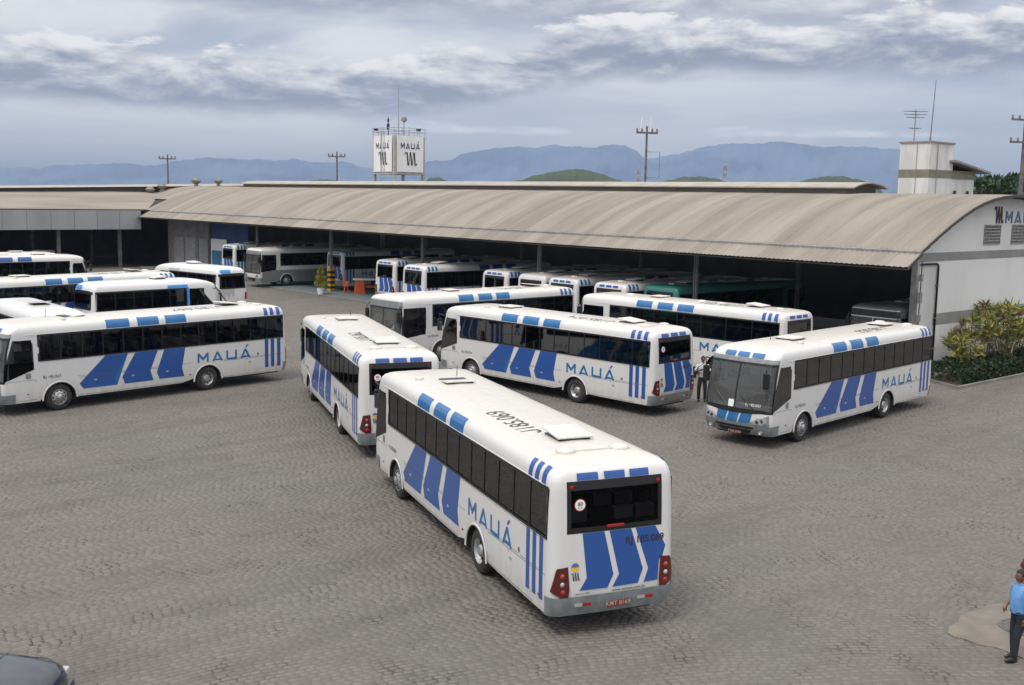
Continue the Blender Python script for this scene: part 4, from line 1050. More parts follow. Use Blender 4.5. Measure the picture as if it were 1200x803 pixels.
# left wing: lower hall whose front runs across the end of the depot
wing = empty('side_hall', H(84, -2)); tag(wing, 'dark open hall at the far left with a grey metal fascia and tan curved roof', 'building')
WA = [(84.3, 5.72), (86, 6.35), (88, 6.95), (90, 7.4), (92, 7.7), (94.5, 7.85), (97, 7.7), (99, 7.4), (103, 6.2)]
g = MB(); nV = 46
for j in range(nV+1):
    vv = 10-66*j/nV
    for a, z in WA: g.v.append(H(a, vv, z+.01*(j % 2)+min(0, vv)*.02*(z-5.7)/2))
kk = len(WA); g.f = [(j*kk+i, j*kk+i+1, (j+1)*kk+i+1, (j+1)*kk+i) for j in range(nV) for i in range(kk-1)]; g.mi = [0]*len(g.f); under(g.obj('hall_roof', roofm), wing)
fas = varied('grey_fascia_sheet', (.33, .335, .345), (.28, .285, .295), .5, .55, stretch=(1, 1, .1))
for j in range(26):
    v0 = .3-2.2*j; g = MB(); g.poly([H(83.9, v0, 3.85), H(83.9, v0-2.17, 3.85), H(83.9, v0-2.17, 5.72), H(83.9, v0, 5.72)], .08, -UD); under(g.obj('fascia_panel', fas), wing)
g = MB(); g.poly([H(84.0, 2.4, 5.70), H(84.0, -56, 5.70), H(84.0, -56, 5.83), H(84.0, 2.4, 5.83)], .3, UD); under(g.obj('roof_edge', mat('edge_dark', (.06, .058, .055), .8)), wing)
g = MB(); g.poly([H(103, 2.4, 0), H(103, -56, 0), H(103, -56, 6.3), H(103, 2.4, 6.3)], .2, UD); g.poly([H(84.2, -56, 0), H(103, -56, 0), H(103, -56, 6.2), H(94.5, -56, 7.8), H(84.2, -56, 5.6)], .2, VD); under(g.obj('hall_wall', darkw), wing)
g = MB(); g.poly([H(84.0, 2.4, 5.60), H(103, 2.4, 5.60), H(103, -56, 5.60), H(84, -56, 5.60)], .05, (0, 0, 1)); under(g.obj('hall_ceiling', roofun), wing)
for j in range(9):
    for uu in (85.0, 93.0):
        M = Matrix.Translation(H(uu, -1.5-6*j)) @ Matrix.Rotation(VA, 4, 'Z'); g = MB(); g.bbox(-.16, .16, -.16, .16, 0, 5.58, .02, M); under(g.obj('hall_column', varied('hall_column_white', (.16, .155, .15), (.10, .10, .10), 2, .8)), wing)
g = MB(); g.poly([H(91.2, -52, 5.9), H(91.2, 15.8, 8.0), H(91.2, 15.8, 8.52), H(91.2, -52, 6.55)], .08, UD); under(g.obj('hall_lantern_side', mat('edge_dark', (.06, .058, .055), .8)), wing)
g = MB(); LB = [(90.9, 8.32), (91.8, 8.42), (93, 8.5), (94.5, 8.53), (96, 8.5), (97.6, 8.34)]
g.v += [H(a, vv, z+(vv-10)*.028) for vv in (-53, 16.2) for a, z in LB]; kk = len(LB); g.f = [(i, i+1, kk+i+1, kk+i) for i in range(kk-1)]; g.mi = [0]*len(g.f); under(g.obj('hall_lantern_roof', lm), wing)

# roof ventilators: onion shaped turbines
def vent(P, s_, label):
    root = empty('roof_ventilator', P); tag(root, label, 'ventilator', 'turbine ventilators on the far left roofs')
    g = MB(); g.lathe([(.2*s_, 0), (.2*s_, .35*s_)], 14); g.obj('throat', colm, root)
    g = MB(); g.lathe([(.22*s_, .3*s_), (.38*s_, .42*s_), (.42*s_, .6*s_), (.3*s_, .8*s_), (0, .88*s_)], 14)
    for k in range(14):
        a = 2*math.pi*k/14; g.tube([((.24+.0)*s_*math.cos(a), .24*s_*math.sin(a), .32*s_), (.46*s_*math.cos(a+.1), .46*s_*math.sin(a+.1), .58*s_), (.2*s_*math.cos(a+.25), .2*s_*math.sin(a+.25), .84*s_)], .03*s_, 4)
    g.obj('turbine', varied('dull_zinc', (.24, .225, .205), (.18, .17, .155), 6, .6, metal=.4), root)
def roof_hit(px, py, z): r_ = fcam(px, py); t = (z-CH)/r_.z; return Vector((0, 0, CH))+r_*t
def hit_v(px, py, vv):
    r_ = fcam(px, py); P0 = H(0, vv); o = Vector((0, 0, CH)); return o + r_*(((P0-o).dot(VD))/r_.dot(VD))
vent(hit_v(176, 234, 4.2)+Vector((0, 0, .4)), 1.15, 'left turbine ventilator of the pair low on the tan roof slope')
vent(hit_v(190, 229, 5.4)+Vector((0, 0, .3)), 1.15, 'right turbine ventilator of the pair low on the tan roof slope')
vent(hit_v(230, 219, 9.5), 1.15, 'turbine ventilator on the ridge, nearest the left edge')
vent(hit_v(256, 218.5, 9.5), 1.0, 'turbine ventilator on the ridge at the dark lantern end')

# ------------------------------------------------------------------ water tower with signs
def tower():
    D = 120.0; r_ = fcam(461.8, 201.5); P = Vector((0, 0, CH))+r_*(D/r_.y); z0_ = P.z; s_ = 4.15; zt_ = z0_+3.95
    root = empty('sign_tower', (P.x, P.y, 0)); tag(root, 'square tower behind the roof ridge with white name panels, railing and thin mast', 'tower')
    hcol = varied('tower_concrete', (.45, .435, .41), (.35, .34, .32), 1.5, .85)
    b = Vector((P.x, P.y, 0)); TW = lambda a, c, z: b+UD*a+VD*c+Vector((0, 0, z))
    def U(o): return under(o, root)
    for a in (0, s_-.28):
        for c in (0, s_-.28):
            g = MB(); g.poly([TW(a, c, 0), TW(a+.28, c, 0), TW(a+.28, c+.28, 0), TW(a, c+.28, 0)], zt_, (0, 0, 1)); U(g.obj('leg', hcol))
    g = MB(); g.poly([TW(-.04, -.04, z0_-.25), TW(s_+.04, -.04, z0_-.25), TW(s_+.04, s_+.04, z0_-.25), TW(-.04, s_+.04, z0_-.25)], .25, (0, 0, 1)); g.poly([TW(.3, .3, z0_), TW(s_-.3, .3, z0_), TW(s_-.3, s_-.3, z0_), TW(.3, s_-.3, z0_)], 3.9, (0, 0, 1)); U(g.obj('tank_body', hcol))
    pan = varied('panel_white_sign', (.80, .80, .79), (.74, .73, .71), .8, .6)
    Lt, tw = letters()
    for face in (0, 1):
        T = (lambda x, z, d: TW(s_-.3-x, -.06-d, z)) if face else (lambda x, z, d: TW(s_-.3-x, -.06-d, z))
        if face == 0: T = lambda x, z, d: TW(s_-.30-x, -.05-d, z)         # faces -v (left one in view)
        else: T = lambda x, z, d: TW(-.05-d, .30+x, z)                     # faces -u (right one)
        nrm = -VD if face == 0 else -UD; wd = s_-.6
        g = MB(); g.poly([T(0, z0_+.02, 0), T(wd, z0_+.02, 0), T(wd, zt_, 0), T(0, zt_, 0)], .06, nrm); U(g.obj('sign_panel', pan))
        g = MB(); sc_ = 2.55/tw
        for p in Lt: g.poly([T(.5+x*sc_, z0_+2.55+y*.62, .065) for x, y in p], .02, nrm)
        U(g.obj('sign_letters', mat('navy', (.03, .05, .13), .6)))
        g = MB()
        for p in emblem(): g.poly([T(1.0+x*1.5, z0_+.75+y*1.45, .065) for x, y in p], .02, nrm)
        U(g.obj('sign_mark', ink))
    rail = mat('rail_grey', (.3, .3, .31), .6)
    g = MB()
    for z in (zt_+.45, zt_+.85): g.tube([TW(0, 0, z), TW(s_, 0, z), TW(s_, s_, z), TW(0, s_, z), TW(0, 0, z)], .03, 5)
    for k in range(5):
        for q in (TW(s_*k/4, 0, zt_), TW(0, s_*k/4, zt_), TW(s_, s_*k/4, zt_), TW(s_*k/4, s_, zt_)): g.tube([q, q+Vector((0, 0, .9))], .03, 5)
    U(g.obj('railing', rail))
    c = TW(.9, 1.2, zt_)
    g = MB(); g.tube([c, c+Vector((0, 0, 5.6))], [.06, .025], 6); U(g.obj('mast', rail))
    g = MB(); q = TW(.3, 1.5, zt_); g.tube([q, q+Vector((0, 0, 1.75))], .05, 6)
    g.lathe([(0, -.05), (.2, -.03), (.33, .05), (.33, .09), (.0, .0)], 14, 'Y', tuple(q+Vector((0, 0, 1.8)))); U(g.obj('dish_aerial', colm))
    q = TW(1.6, .3, zt_); g = MB(); g.tube([q, q+Vector((0, 0, 2.0))], .05, 6); g.box(q.x-.14, q.x+.14, q.y-.1, q.y+.1, q.z+.7, q.z+1.3); g.box(q.x-.1, q.x+.1, q.y-.1, q.y+.1, q.z+1.5, q.z+1.8); U(g.obj('beacon', dark))
    for (a, c_) in ((.2, 3.4), (3.8, .2)):
        q = TW(a, c_, zt_+.6); g = MB(); g.bbox(q.x-.25, q.x+.25, q.y-.15, q.y+.15, q.z, q.z+.28, .04); U(g.obj('floodlight', dark))
tower()
# lattice radio mast in front of the tower
def lattice(P, h_, w_, label, redwhite=False, n=14, dishes=0):
    root = empty('radio_mast', P); tag(root, label, 'mast'); g = MB(); g2 = MB()
    for seg in range(n):
        gg = g2 if (redwhite and seg % 2) else g; z0_, z1_ = h_*seg/n, h_*(seg+1)/n
        for a in range(3):
            p = lambda k, z: Vector((w_/2*math.cos(2.094*k+.3), w_/2*math.sin(2.094*k+.3), z))
            gg.tube([p(a, z0_), p(a, z1_)], w_*.06, 4); gg.tube([p(a, z0_), p(a+1, z1_)], w_*.04, 4)
            gg.tube([p(a, z1_), p(a+1, z1_)], w_*.05, 4)
    g.obj('lattice_frame', mat('rail_grey', (.3, .3, .31), .6) if not redwhite else mat('mast_red', (.35, .07, .05), .6), root)
    if redwhite: g2.obj('lattice_section', mat('mast_pale', (.4, .38, .38), .6), root)
    for k in range(dishes):
        q = MB(); q.lathe([(0, -.1*w_), (w_*.3, 0), (w_*.3, .25*w_), (0, .25*w_)], 12, 'Y', (0, -w_*.6, h_*(.97-.16*k))); q.obj('drum_aerial', mat('mast_pale', (.4, .38, .38), .6), root)
def at(px, py, D): r_ = fcam(px, py); return Vector((0, 0, CH))+r_*(D/r_.y)
p = at(448, 160, 112); lattice((p.x, p.y, 0), p.z+.5, .45, 'thin lattice mast standing in front of the left name panel', n=26)
p = at(850, 192, 700); lattice((p.x, p.y, 0), p.z, 2.4, 'distant red and white telecom mast above the ridge left of a low green hill', True, 14, 3)
p = at(748.5, 196, 520); lattice((p.x, p.y, 0), p.z, 1.6, 'small distant telecom mast just left of the tallest utility pole', True, 12, 2)

# ------------------------------------------------------------------ white tank house on the roof's far side
def tankhouse():
    D = 72.0; P = at(1087, 225, D); root = empty('tank_house', (P.x, P.y, 0)); tag(root, 'white plastered block with an olive band and lean-to roof behind the curved roof', 'building')
    b = Vector((P.x, P.y, 0)); TW = lambda a, c, z: b+UD*a+VD*c+Vector((0, 0, z)); U = lambda o: under(o, root)
    zt_ = at(1087, 167, D).z; zb_ = at(1087, 198.5, D).z; zb2 = at(1087, 208, D).z
    def blk(a0, a1, c0, c1, z0_, z1_, nm, mt): g = MB(); g.poly([TW(a0, c0, z0_), TW(a1, c0, z0_), TW(a1, c1, z0_), TW(a0, c1, z0_)], z1_-z0_, (0, 0, 1)); return U(g.obj(nm, mt))
    blk(0, 2.15, 0, 3.1, 0, zt_, 'upper_block', oldw)
    blk(.05, 3.0, 3.1, 6.3, 0, zb_-.02, 'low_block', oldw)
    g = MB(); g.poly([TW(-.02, -.02, zb2), TW(2.17, -.02, zb2), TW(2.17, 6.32, zb2), TW(-.02, 6.32, zb2)], zb_-zb2, (0, 0, 1)); U(g.obj('band', olive))
    blk(-.07, 2.22, -.07, 3.17, zt_, zt_+.10, 'coping', varied('coping_brown', (.3, .26, .22), (.22, .2, .17), 3, .9))
    g = MB(); g.poly([TW(-.5, 2.6, zb_+.55), TW(-.5, 7.6, zb_-.12), TW(3.4, 7.6, zb_-.12), TW(3.4, 2.6, zb_+.55)], .14, (0, 0, 1)); U(g.obj('lean_to_roof', varied('slab_grey', (.30, .28, .26), (.2, .19, .18), 2, .9)))
    g = MB(); g.tube([TW(-.05, .9, zb2-2), TW(-.05, .9, zt_)], .025, 5); g.tube([TW(.9, -.06, 6), TW(.9, -.06, zt_)], .02, 5); U(g.obj('cable', colm))
    for cc in (3.4, 5.2):
        g = MB(); g.poly([TW(-.02, cc, zb2-1.1), TW(-.02, cc+.3, zb2-1.1), TW(-.02, cc+.3, zb2-.8), TW(-.02, cc, zb2-.8)], .03, -UD); U(g.obj('vent_hole', dark))
    # tall whip mast and two yagi aerials on top
    an = empty('tv_aerial', TW(1.6, .7, zt_+.1)); tag(an, 'television aerial with four long crossbars standing on the white tank house', 'aerial')
    g = MB(); o0 = an.location; g.tube([(0, 0, 0), (0, 0, 2.1)], .035, 6); g.obj('pole', colm, an)
    for z, hl in ((2.0, .85), (1.8, .8), (1.6, .65), (.9, .45)):
        g = MB(); g.tube([Vector((-.25, .0, z)), Vector((.25, 0, z))], .03, 5)
        d = Vector((1, .15, 0)).normalized(); g.tube([-d*hl+Vector((0, 0, z)), d*hl+Vector((0, 0, z+.02))], .022, 5); g.obj('crossbar', mat('aerial_grey', (.12, .12, .125), .6), an)
    wh = empty('whip_aerial', TW(.55, .9, zt_+.1)); tag(wh, 'tall thin whip mast leaning slightly on the white tank house', 'aerial')
    g = MB(); g.tube([(0, 0, 0), (.12, 0, 4.0)], [.035, .02], 6); g.obj('rod', mat('aerial_grey', (.12, .12, .125), .6), wh)
    g = MB(); g.tube([(0, 0, 0), (0, 0, .3)], .07, 6); g.obj('socket', colm, wh)
tankhouse()

# ------------------------------------------------------------------ utility poles
wood = varied('pole_concrete', (.16, .15, .145), (.1, .095, .09), 3, .85)
def upole(px, py, D, w_, label, style=0):
    P = at(px, py, D); root = empty('utility_pole', (P.x, P.y, 0)); tag(root, label, 'utility pole', 'utility poles behind the depot')
    h_ = P.z; g = MB(); g.tube([(0, 0, -.2), (0, 0, h_)], [w_*.62, w_*.36], 10); g.obj('pole', wood, root)
    a = .35; d = Vector((math.cos(a), math.sin(a), 0))
    for z in ((h_-.6,) if style != 2 else (h_-.5, h_-2.4)):
        g = MB(); L = w_*4.2; M = Matrix.Translation((0, -w_*.5, z)) @ Matrix.Rotation(a, 4, 'Z'); g.box(-L, L, -.06, .06, -.08, .08, M); g.obj('crossarm', wood, root)
        for t in (-.95, -.5, .5, .95):
            g = MB(); q = d*L*t+Vector((0, -w_*.5, z+.08)); g.lathe([(.05, 0), (.12, .08), (.07, .16), (.11, .24), (0, .34)], 8, 'Z', tuple(q)); g.obj('insulator', mat('insulator_brown', (.2, .1, .07), .3), root)
    if style == 1:
        g = MB(); g.tube([(.1, -.2, h_-2.3), (1.2, -.2, h_-2.3), (1.2, -.2, h_-4.6), (.1, -.2, h_-4.6)], .035, 5); g.obj('bracket', colm, root)
        for k in range(2): g = MB(); g.tube([(-.6+.9*k, -.3, h_-.5), (-.5+.8*k, -.35, h_+.8)], .05, 5); g.obj('cut_out', whitef, root)
upole(196.2, 181, 150, .26, 'leftmost concrete utility pole against the blue mountains')
upole(394.8, 178, 140, .26, 'utility pole with a short crossarm just left of the sign tower')
upole(758.3, 148, 100, .25, 'tall utility pole with a thin bracket frame above the middle of the roof', 1)
upole(1203, 134, 95, .40, 'thick dark utility pole cut by the right edge of the photo', 2)

# ------------------------------------------------------------------ hills and mountains
def terrain(name, prof, D, depth, mt, seed, rough=.0, step=2.0, sub=7, foot=True):
    """ridge whose skyline passes through photo points (px, py) at distance D"""
    rnd = random.Random(seed); xs = [p[0] for p in prof]; g = MB(); rows = []
    x = xs[0]; pts = []
    while x <= xs[-1]+.01:
        for (xa, ya), (xb, yb) in zip(prof[:-1], prof[1:]):
            if xa <= x <= xb: t = (x-xa)/(xb-xa+1e-9); t = t*t*(3-2*t)*.6+t*.4; yy = ya+(yb-ya)*t; break
        pts.append((x, yy)); x += step
    n = len(pts); ph = [rnd.random()*6 for _ in range(8)]
    for i, (px, py) in enumerate(pts):
        j = sum(math.sin(i*f_+ph[k])*a_ for k, (f_, a_) in enumerate(((.9, .25), (1.7, .2), (2.9, .15), (.37, .35))))*rough
        P = at(px, py-j, D); rows.append((P.x, P.y, max(P.z, 2)))
    for k in range(sub+1):
        t = k/sub
        for i, (x_, y_, z_) in enumerate(rows):
            sp = math.sin(i*.35+ph[0])*.5+math.sin(i*.13+ph[1])
            yy = y_-depth*t*(1+.12*sp*t); zz = z_*(1-t)**(1.15)*(1+.12*math.sin(i*.5+t*6+ph[2])*t*(1-t)*2)
            g.v.append((x_*yy/y_, yy, zz-(3 if k == sub else 0)))
    for k in range(1, 4):   # back slope
        for i, (x_, y_, z_) in enumerate(rows): g.v.append((x_, y_+depth*k/3, z_*(1-k/3)-(3 if k == 3 else 0)))
    for k in range(sub): g.f += [(k*n+i, (k+1)*n+i, (k+1)*n+i+1, k*n+i+1) for i in range(n-1)]
    bk = [0]+[sub+1+k for k in range(3)]
    for a, b in zip(bk[:-1], bk[1:]): g.f += [(a*n+i, a*n+i+1, b*n+i+1, b*n+i) for i in range(n-1)]
    g.mi = [0]*len(g.f); o = g.obj(name, mt, None, None, True); normals(o.data); tag(o, kind='structure'); return o, rows
mtn = varied('mountain_forest', (.035, .055, .04), (.06, .075, .05), .0012, .95, detail=8)
mtn2 = varied('mountain_forest_haze_blue', (.030, .075, .17), (.075, .145, .25), .0022, .95, detail=8)  # blue of distant haze painted into the forest colour
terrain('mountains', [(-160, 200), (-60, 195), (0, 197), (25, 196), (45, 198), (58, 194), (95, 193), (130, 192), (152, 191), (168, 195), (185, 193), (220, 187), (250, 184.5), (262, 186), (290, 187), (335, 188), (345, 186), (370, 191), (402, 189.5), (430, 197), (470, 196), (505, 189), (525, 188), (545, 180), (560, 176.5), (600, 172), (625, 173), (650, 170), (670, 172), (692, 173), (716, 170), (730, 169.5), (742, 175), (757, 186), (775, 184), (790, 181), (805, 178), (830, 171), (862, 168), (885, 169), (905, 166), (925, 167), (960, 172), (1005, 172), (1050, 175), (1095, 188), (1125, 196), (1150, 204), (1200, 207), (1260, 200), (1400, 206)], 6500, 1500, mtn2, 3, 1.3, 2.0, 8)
ghill = varied('hill_forest', (.014, .030, .010), (.035, .05, .02), .05, .95, detail=8)
grass_h = varied('hill_grass', (.035, .055, .02), (.018, .034, .012), .02, .95, detail=8)
for k, (pr, D, mt) in enumerate((([(560, 228), (585, 216), (610, 211), (630, 205), (655, 200.5), (675, 198), (690, 200), (705, 204), (725, 211), (745, 216), (770, 228)], 900, grass_h), ([(745, 229), (765, 216), (785, 211), (800, 207.5), (820, 207), (838, 209), (850, 213), (860, 217), (880, 229)], 1100, ghill),
        ([(905, 231), (925, 217), (943, 211), (965, 207), (985, 206.5), (1005, 210), (1022, 216), (1045, 233)], 1000, ghill), ([(480, 226), (495, 217), (502, 209), (515, 208), (524, 212), (535, 217), (550, 226)], 800, ghill), ([(340, 224), (355, 217), (365, 212), (378, 210), (392, 211), (405, 214), (415, 217), (430, 226)], 900, ghill))):
    o, rows = terrain('hill', pr, D, 160, mt, 10+k, .9, 1.2, 6)

# ------------------------------------------------------------------ vegetation
def leafmat(name, c1, c2, c3=None):
    m = bpy.data.materials.new(name); m.use_nodes = True; nt = m.node_tree; b = nt.nodes['Principled BSDF']
    at_ = N(nt, 'ShaderNodeAttribute'); at_.attribute_name = 'tone'
    cr = N(nt, 'ShaderNodeValToRGB'); nt.links.new(at_.outputs['Fac'], cr.inputs[0])
    cr.color_ramp.elements[0].color = (*c1, 1); cr.color_ramp.elements[1].color = (*c2, 1)
    if c3: e = cr.color_ramp.elements.new(.55); e.color = (*c3, 1)
    nt.links.new(cr.outputs[0], b.inputs['Base Color']); b.inputs['Roughness'].default_value = .55
    return m
lf_dark = leafmat('leaf_dark', (.012, .028, .010), (.05, .085, .025)); lf_mid = leafmat('leaf_mid', (.02, .05, .012), (.10, .13, .03))
lf_crot = leafmat('leaf_strap', (.06, .095, .015), (.36, .31, .05), (.18, .185, .03)); lf_red = leafmat('leaf_red', (.10, .05, .025), (.26, .19, .05), (.15, .10, .035))
bark = varied('bark', (.10, .085, .065), (.16, .14, .11), 8, .9)
def leaves(name, P, Nn, size, mt, parent, rng, aspect=.5, loc=None):
    """many small pointed leaves: centres P, directions Nn"""
    n = len(P); d = Nn/np.linalg.norm(Nn, axis=1)[:, None]
    r_ = rng.normal(size=(n, 3)); s = np.cross(d, r_); s /= np.linalg.norm(s, axis=1)[:, None]
    L = size*(.7+.6*rng.random(n))[:, None]; co = np.stack([P, P+d*L*.5+s*L*aspect*.5, P+d*L, P+d*L*.5-s*L*aspect*.5], 1)
    me = bpy.data.meshes.new(name); me.vertices.add(4*n); me.vertices.foreach_set('co', co.reshape(-1)); F = np.arange(4*n, dtype=np.int32)
    me.loops.add(4*n); me.loops.foreach_set('vertex_index', F); me.polygons.add(n); me.polygons.foreach_set('loop_start', F[::4].copy())
    a = me.attributes.new('tone', 'FLOAT', 'FACE'); a.data.foreach_set('value', rng.random(n).astype(np.float32)); me.update(calc_edges=True)
    me.materials.append(mt); return link(name, me, None, parent, loc)
def tree(loc, h_, cr_, label, seed, mt=lf_dark, nl=5000, group=None, ls=.35):
    rng = np.random.default_rng(seed); root = empty('broadleaf_tree', loc); tag(root, label, 'tree', group)
    g = MB(); g.tube([(0, 0, -.2), (.1, 0, h_*.3), (.05, .1, h_*.6)], [h_*.035, h_*.025, h_*.012], 8); P = []; 
    for k in range(9):
        a = 2.4*k; r_ = cr_*(.35+.5*rng.random()); zc = h_*(.45+.5*rng.random())*(1-.25*r_/cr_); c = np.array([r_*math.cos(a), r_*math.sin(a), zc])
        g.tube([(.05, 0, h_*(.28+.03*k)), (c[0]*.5, c[1]*.5, (zc+h_*.3)*.5+.5), tuple(c)], [h_*.014, h_*.01, h_*.004], 5)
        q = rng.normal(size=(nl//9, 3)); q /= np.linalg.norm(q, axis=1)[:, None]; P.append(c+q*np.array([1, 1, .75])*cr_*.42*(.55+.45*rng.random((len(q), 1))))
    g.obj('trunk', bark, root); P = np.concatenate(P); leaves('crown', P, P-np.array([0, 0, h_*.5])+rng.normal(size=P.shape)*cr_*.6, ls, mt, root, rng, .6)
for k, (px, py, D, cr_) in enumerate(((1163, 214, 150, 4.6), (1181, 206, 160, 5.5), (1203, 204, 155, 6.0), (1232, 208, 158, 6))):
    p = at(px, py, D); tree((p.x, p.y, 0), p.z*1.12, cr_, ('low dark tree at the left end of the far clump beyond the gable', 'taller dark tree between the low one and the thick pole', 'dark tree behind the thick utility pole at the right edge', 'dark tree outside the clump to the right')[k], 30+k, lf_dark, 7000, 'dark trees beyond the gable roof', .7)
# planted bed by the gable wall
bed = empty('planting_bed', H(-1.2, 1.4)); tag(bed, 'long low kerbed planting bed at the foot of the white gable wall', 'flower bed')
g = MB(); g.poly([H(-1.9, 1.15, -.05), H(.7, 2.5, -.05), H(.7, 22, -.05), H(-1.9, 22, -.05)], .10, (0, 0, 1)); under(g.obj('soil', varied('bed_soil', (.06, .045, .035), (.09, .07, .05), 4, .95, .5, 20)), bed)
g = MB(); g.poly([H(-2.02, 1.05, -.05), H(-1.90, 1.10, -.05), H(-1.90, 22, -.05), H(-2.02, 22, -.05)], .17, (0, 0, 1)); g.poly([H(-2.02, 1.04, -.05), H(.6, 2.36, -.05), H(.6, 2.48, -.05), H(-1.9, 1.16, -.05)], .172, (0, 0, 1)); under(g.obj('kerb', conc), bed)
rng = np.random.default_rng(8)
root = empty('clipped_hedge', H(-1.0, 6)); tag(root, 'low dark green hedge filling the planting bed under the strap leaved shrubs', 'hedge')
n = 16000; a = rng.uniform(-1.75, .15, n); c_ = 1.95+rng.random(n)*15.5; t = rng.random(n)
top_ = .66+.10*np.sin(c_*2.1)+.07*np.sin(c_*5.3+a*3)+.05*np.sin(a*6); edge = np.minimum(1, np.minimum((a+1.85)/.35, (c_-1.7)/.5)); hh = top_*np.sqrt(np.clip(edge, 0.05, 1))
zz = np.where(t < .6, hh*(.92+.12*rng.random(n)), hh*rng.random(n)); 
side_ = t > .75; a = np.where(side_, -1.78+rng.random(n)*.14, a)
P = np.stack([HB[0]+UD.x*a+VD.x*c_, HB[1]+UD.y*a+VD.y*c_, zz+.03], 1)-np.array(root.location)
leaves('foliage', P, rng.normal(size=P.shape)+np.array([UD.x*-.4, UD.y*-.4, .9]), .13, leafmat('leaf_hedge', (.006, .016, .005), (.028, .05, .012)), root, rng, .6)
g = MB()
for k in range(50): q = H(-1.6+1.6*random.Random(k).random(), 1.9+.3*k)-root.location; g.tube([(q.x, q.y, 0), (q.x+.05, q.y, .5)], .02, 4)
g.obj('stems', bark, root)
def strap_plant(u0, v0, h_, label, seed, nst, mix):
    v0 += 1.45; rng = np.random.default_rng(seed); root = empty('strap_leaved_shrub', H(u0, v0)); tag(root, label, 'shrub', 'strap leaved shrubs in front of the gable wall'); g = MB(); Pg = []; Dg = []; Pr = []; Dr = []
    for s_ in range(nst):
        a = 2*math.pi*s_/nst+rng.random(); r_ = (.25+.75*rng.random())*h_*.42; hh = h_*(.55+.45*rng.random()); top = np.array([r_*math.cos(a), r_*math.sin(a), hh])
        g.tube([(0.05*math.cos(a), .05*math.sin(a), 0), (r_*.4*math.cos(a), r_*.4*math.sin(a), hh*.5), tuple(top)], [.03, .022, .015], 5)
        red_ = rng.random() < mix*.45
        for q in range(40):
            d = rng.normal(size=3); d[2] = abs(d[2])*.9+.1 if q % 3 else d[2]*.4; d /= np.linalg.norm(d); p0 = top-np.array([0, 0, .32*rng.random()])
            (Pr if red_ else Pg).append(p0); (Dr if red_ else Dg).append(d)
        for q in range(8):
            t = .35+.5*rng.random(); d = rng.normal(size=3); (Pr if red_ else Pg).append(top*np.array([t, t, t])); (Dr if red_ else Dg).append(d)
    g.obj('stem', bark, root)
    if Pg: leaves('foliage', np.array(Pg), np.array(Dg), .44, lf_crot, root, rng, .16)
    if Pr: leaves('red_foliage', np.array(Pr), np.array(Dr), .40, lf_red, root, rng, .18)
for k, (u0, v0, h_, ns, mx, lb) in enumerate(((-.55, 2.6, 1.9, 6, .1, 'short yellow green strap leaved shrub nearest the coach, at the bed\'s left end'), (-.35, 3.9, 2.7, 9, .15, 'second strap leaved shrub from the left with yellowish crown'),
        (-.5, 5.0, 3.4, 9, .25, 'tallest strap leaved shrub with bare stems and yellow rosettes'), (-.9, 6.1, 2.9, 9, .55, 'reddish strap leaved shrub in the middle of the clump'), (-.3, 7.3, 3.3, 9, .2, 'upright strap leaved shrub with one rosette rising against the grey band'),
        (-.8, 8.4, 2.7, 9, .5, 'dense red and green strap leaved shrub at the right edge of the photo'), (-.4, 9.8, 2.9, 8, .3, 'strap leaved shrub farther along the bed, at the photo edge'))):
    strap_plant(u0, v0, h_, lb, 60+k, ns, mx)

# ------------------------------------------------------------------ things at the depot edge
def topiary(P, h_, label, seed, balls, potc=whitef):
    rng = np.random.default_rng(seed); root = empty('potted_shrub', P); root.scale = (.72, .72, .70); tag(root, label, 'potted plant')
    g = MB(); g.lathe([(0, 0), (.32, 0), (.42, .62), (.44, .64), (.44, .7), (.38, .7), (.36, .6), (0, .6)], 18); g.obj('pot', potc, root)
    g = MB(); g.tube([(0, 0, .55), (0, 0, h_-.3)], .04, 6); g.obj('stem', bark, root); Pp = []; Dd = []
    for zc, rr, hz in balls:
        q = rng.normal(size=(900, 3)); q /= np.linalg.norm(q, axis=1)[:, None]; Pp.append(np.array([0, 0, zc])+q*np.array([rr, rr, hz])*(.75+.3*rng.random((900, 1)))); Dd.append(q+rng.normal(size=q.shape)*.5)
    leaves('foliage', np.concatenate(Pp), np.concatenate(Dd), .14, leafmat('leaf_yellow', (.10, .14, .02), (.42, .38, .05)), root, rng, .5)
q = roof_hit(376, 345, .06); topiary(q, 2.6, 'yellow green tiered topiary in a white pot left of the striped column', 5, ((1.2, .62, .36), (1.85, .48, .30), (2.4, .32, .28), (2.8, .14, .2)))
q = H(61.3, 1.2, .06); topiary(q, 2.2, 'leafy yellow green plant in a pot left of the grey and white bus', 6, ((1.2, .5, .5), (1.8, .4, .45)), bandg)
# striped sleeve round the column foot
g = MB(); g2 = MB(); c = H(50.6, 2.25)
sl = empty('column_guard', (c.x, c.y, .06)); tag(sl, 'black and yellow striped guard round the foot of a depot column', 'column guard')
M = Matrix.Rotation(VA, 4, 'Z')
for k in range(9):
    gg = g if k % 2 else g2; z0_ = .02+.2*k
    vs = []
    for zz_ in (0, .2):
        for (x, y) in ((-.22, -.22), (.22, -.22), (.22, .22), (-.22, .22)): vs.append(M @ Vector((x, y, z0_+zz_+(x+.22)*.5*(1 if y < 0 else 1)*.0 + (.1 if x*y > 0 else 0)*0)))
    gg.add(vs, [(0, 1, 5, 4), (1, 2, 6, 5), (2, 3, 7, 6), (3, 0, 4, 7)])
g.add([M @ Vector((x, y, 1.82)) for x, y in ((-.22, -.22), (.22, -.22), (.22, .22), (-.22, .22))], [(0, 1, 2, 3)])
g.obj('black_band', black, sl); g2.obj('yellow_band', varied('hazard_yellow', (.55, .33, .02), (.4, .24, .03), 6, .6), sl)
orange = varied('orange_plastic', (.75, .12, .03), (.6, .09, .02), 4, .5)
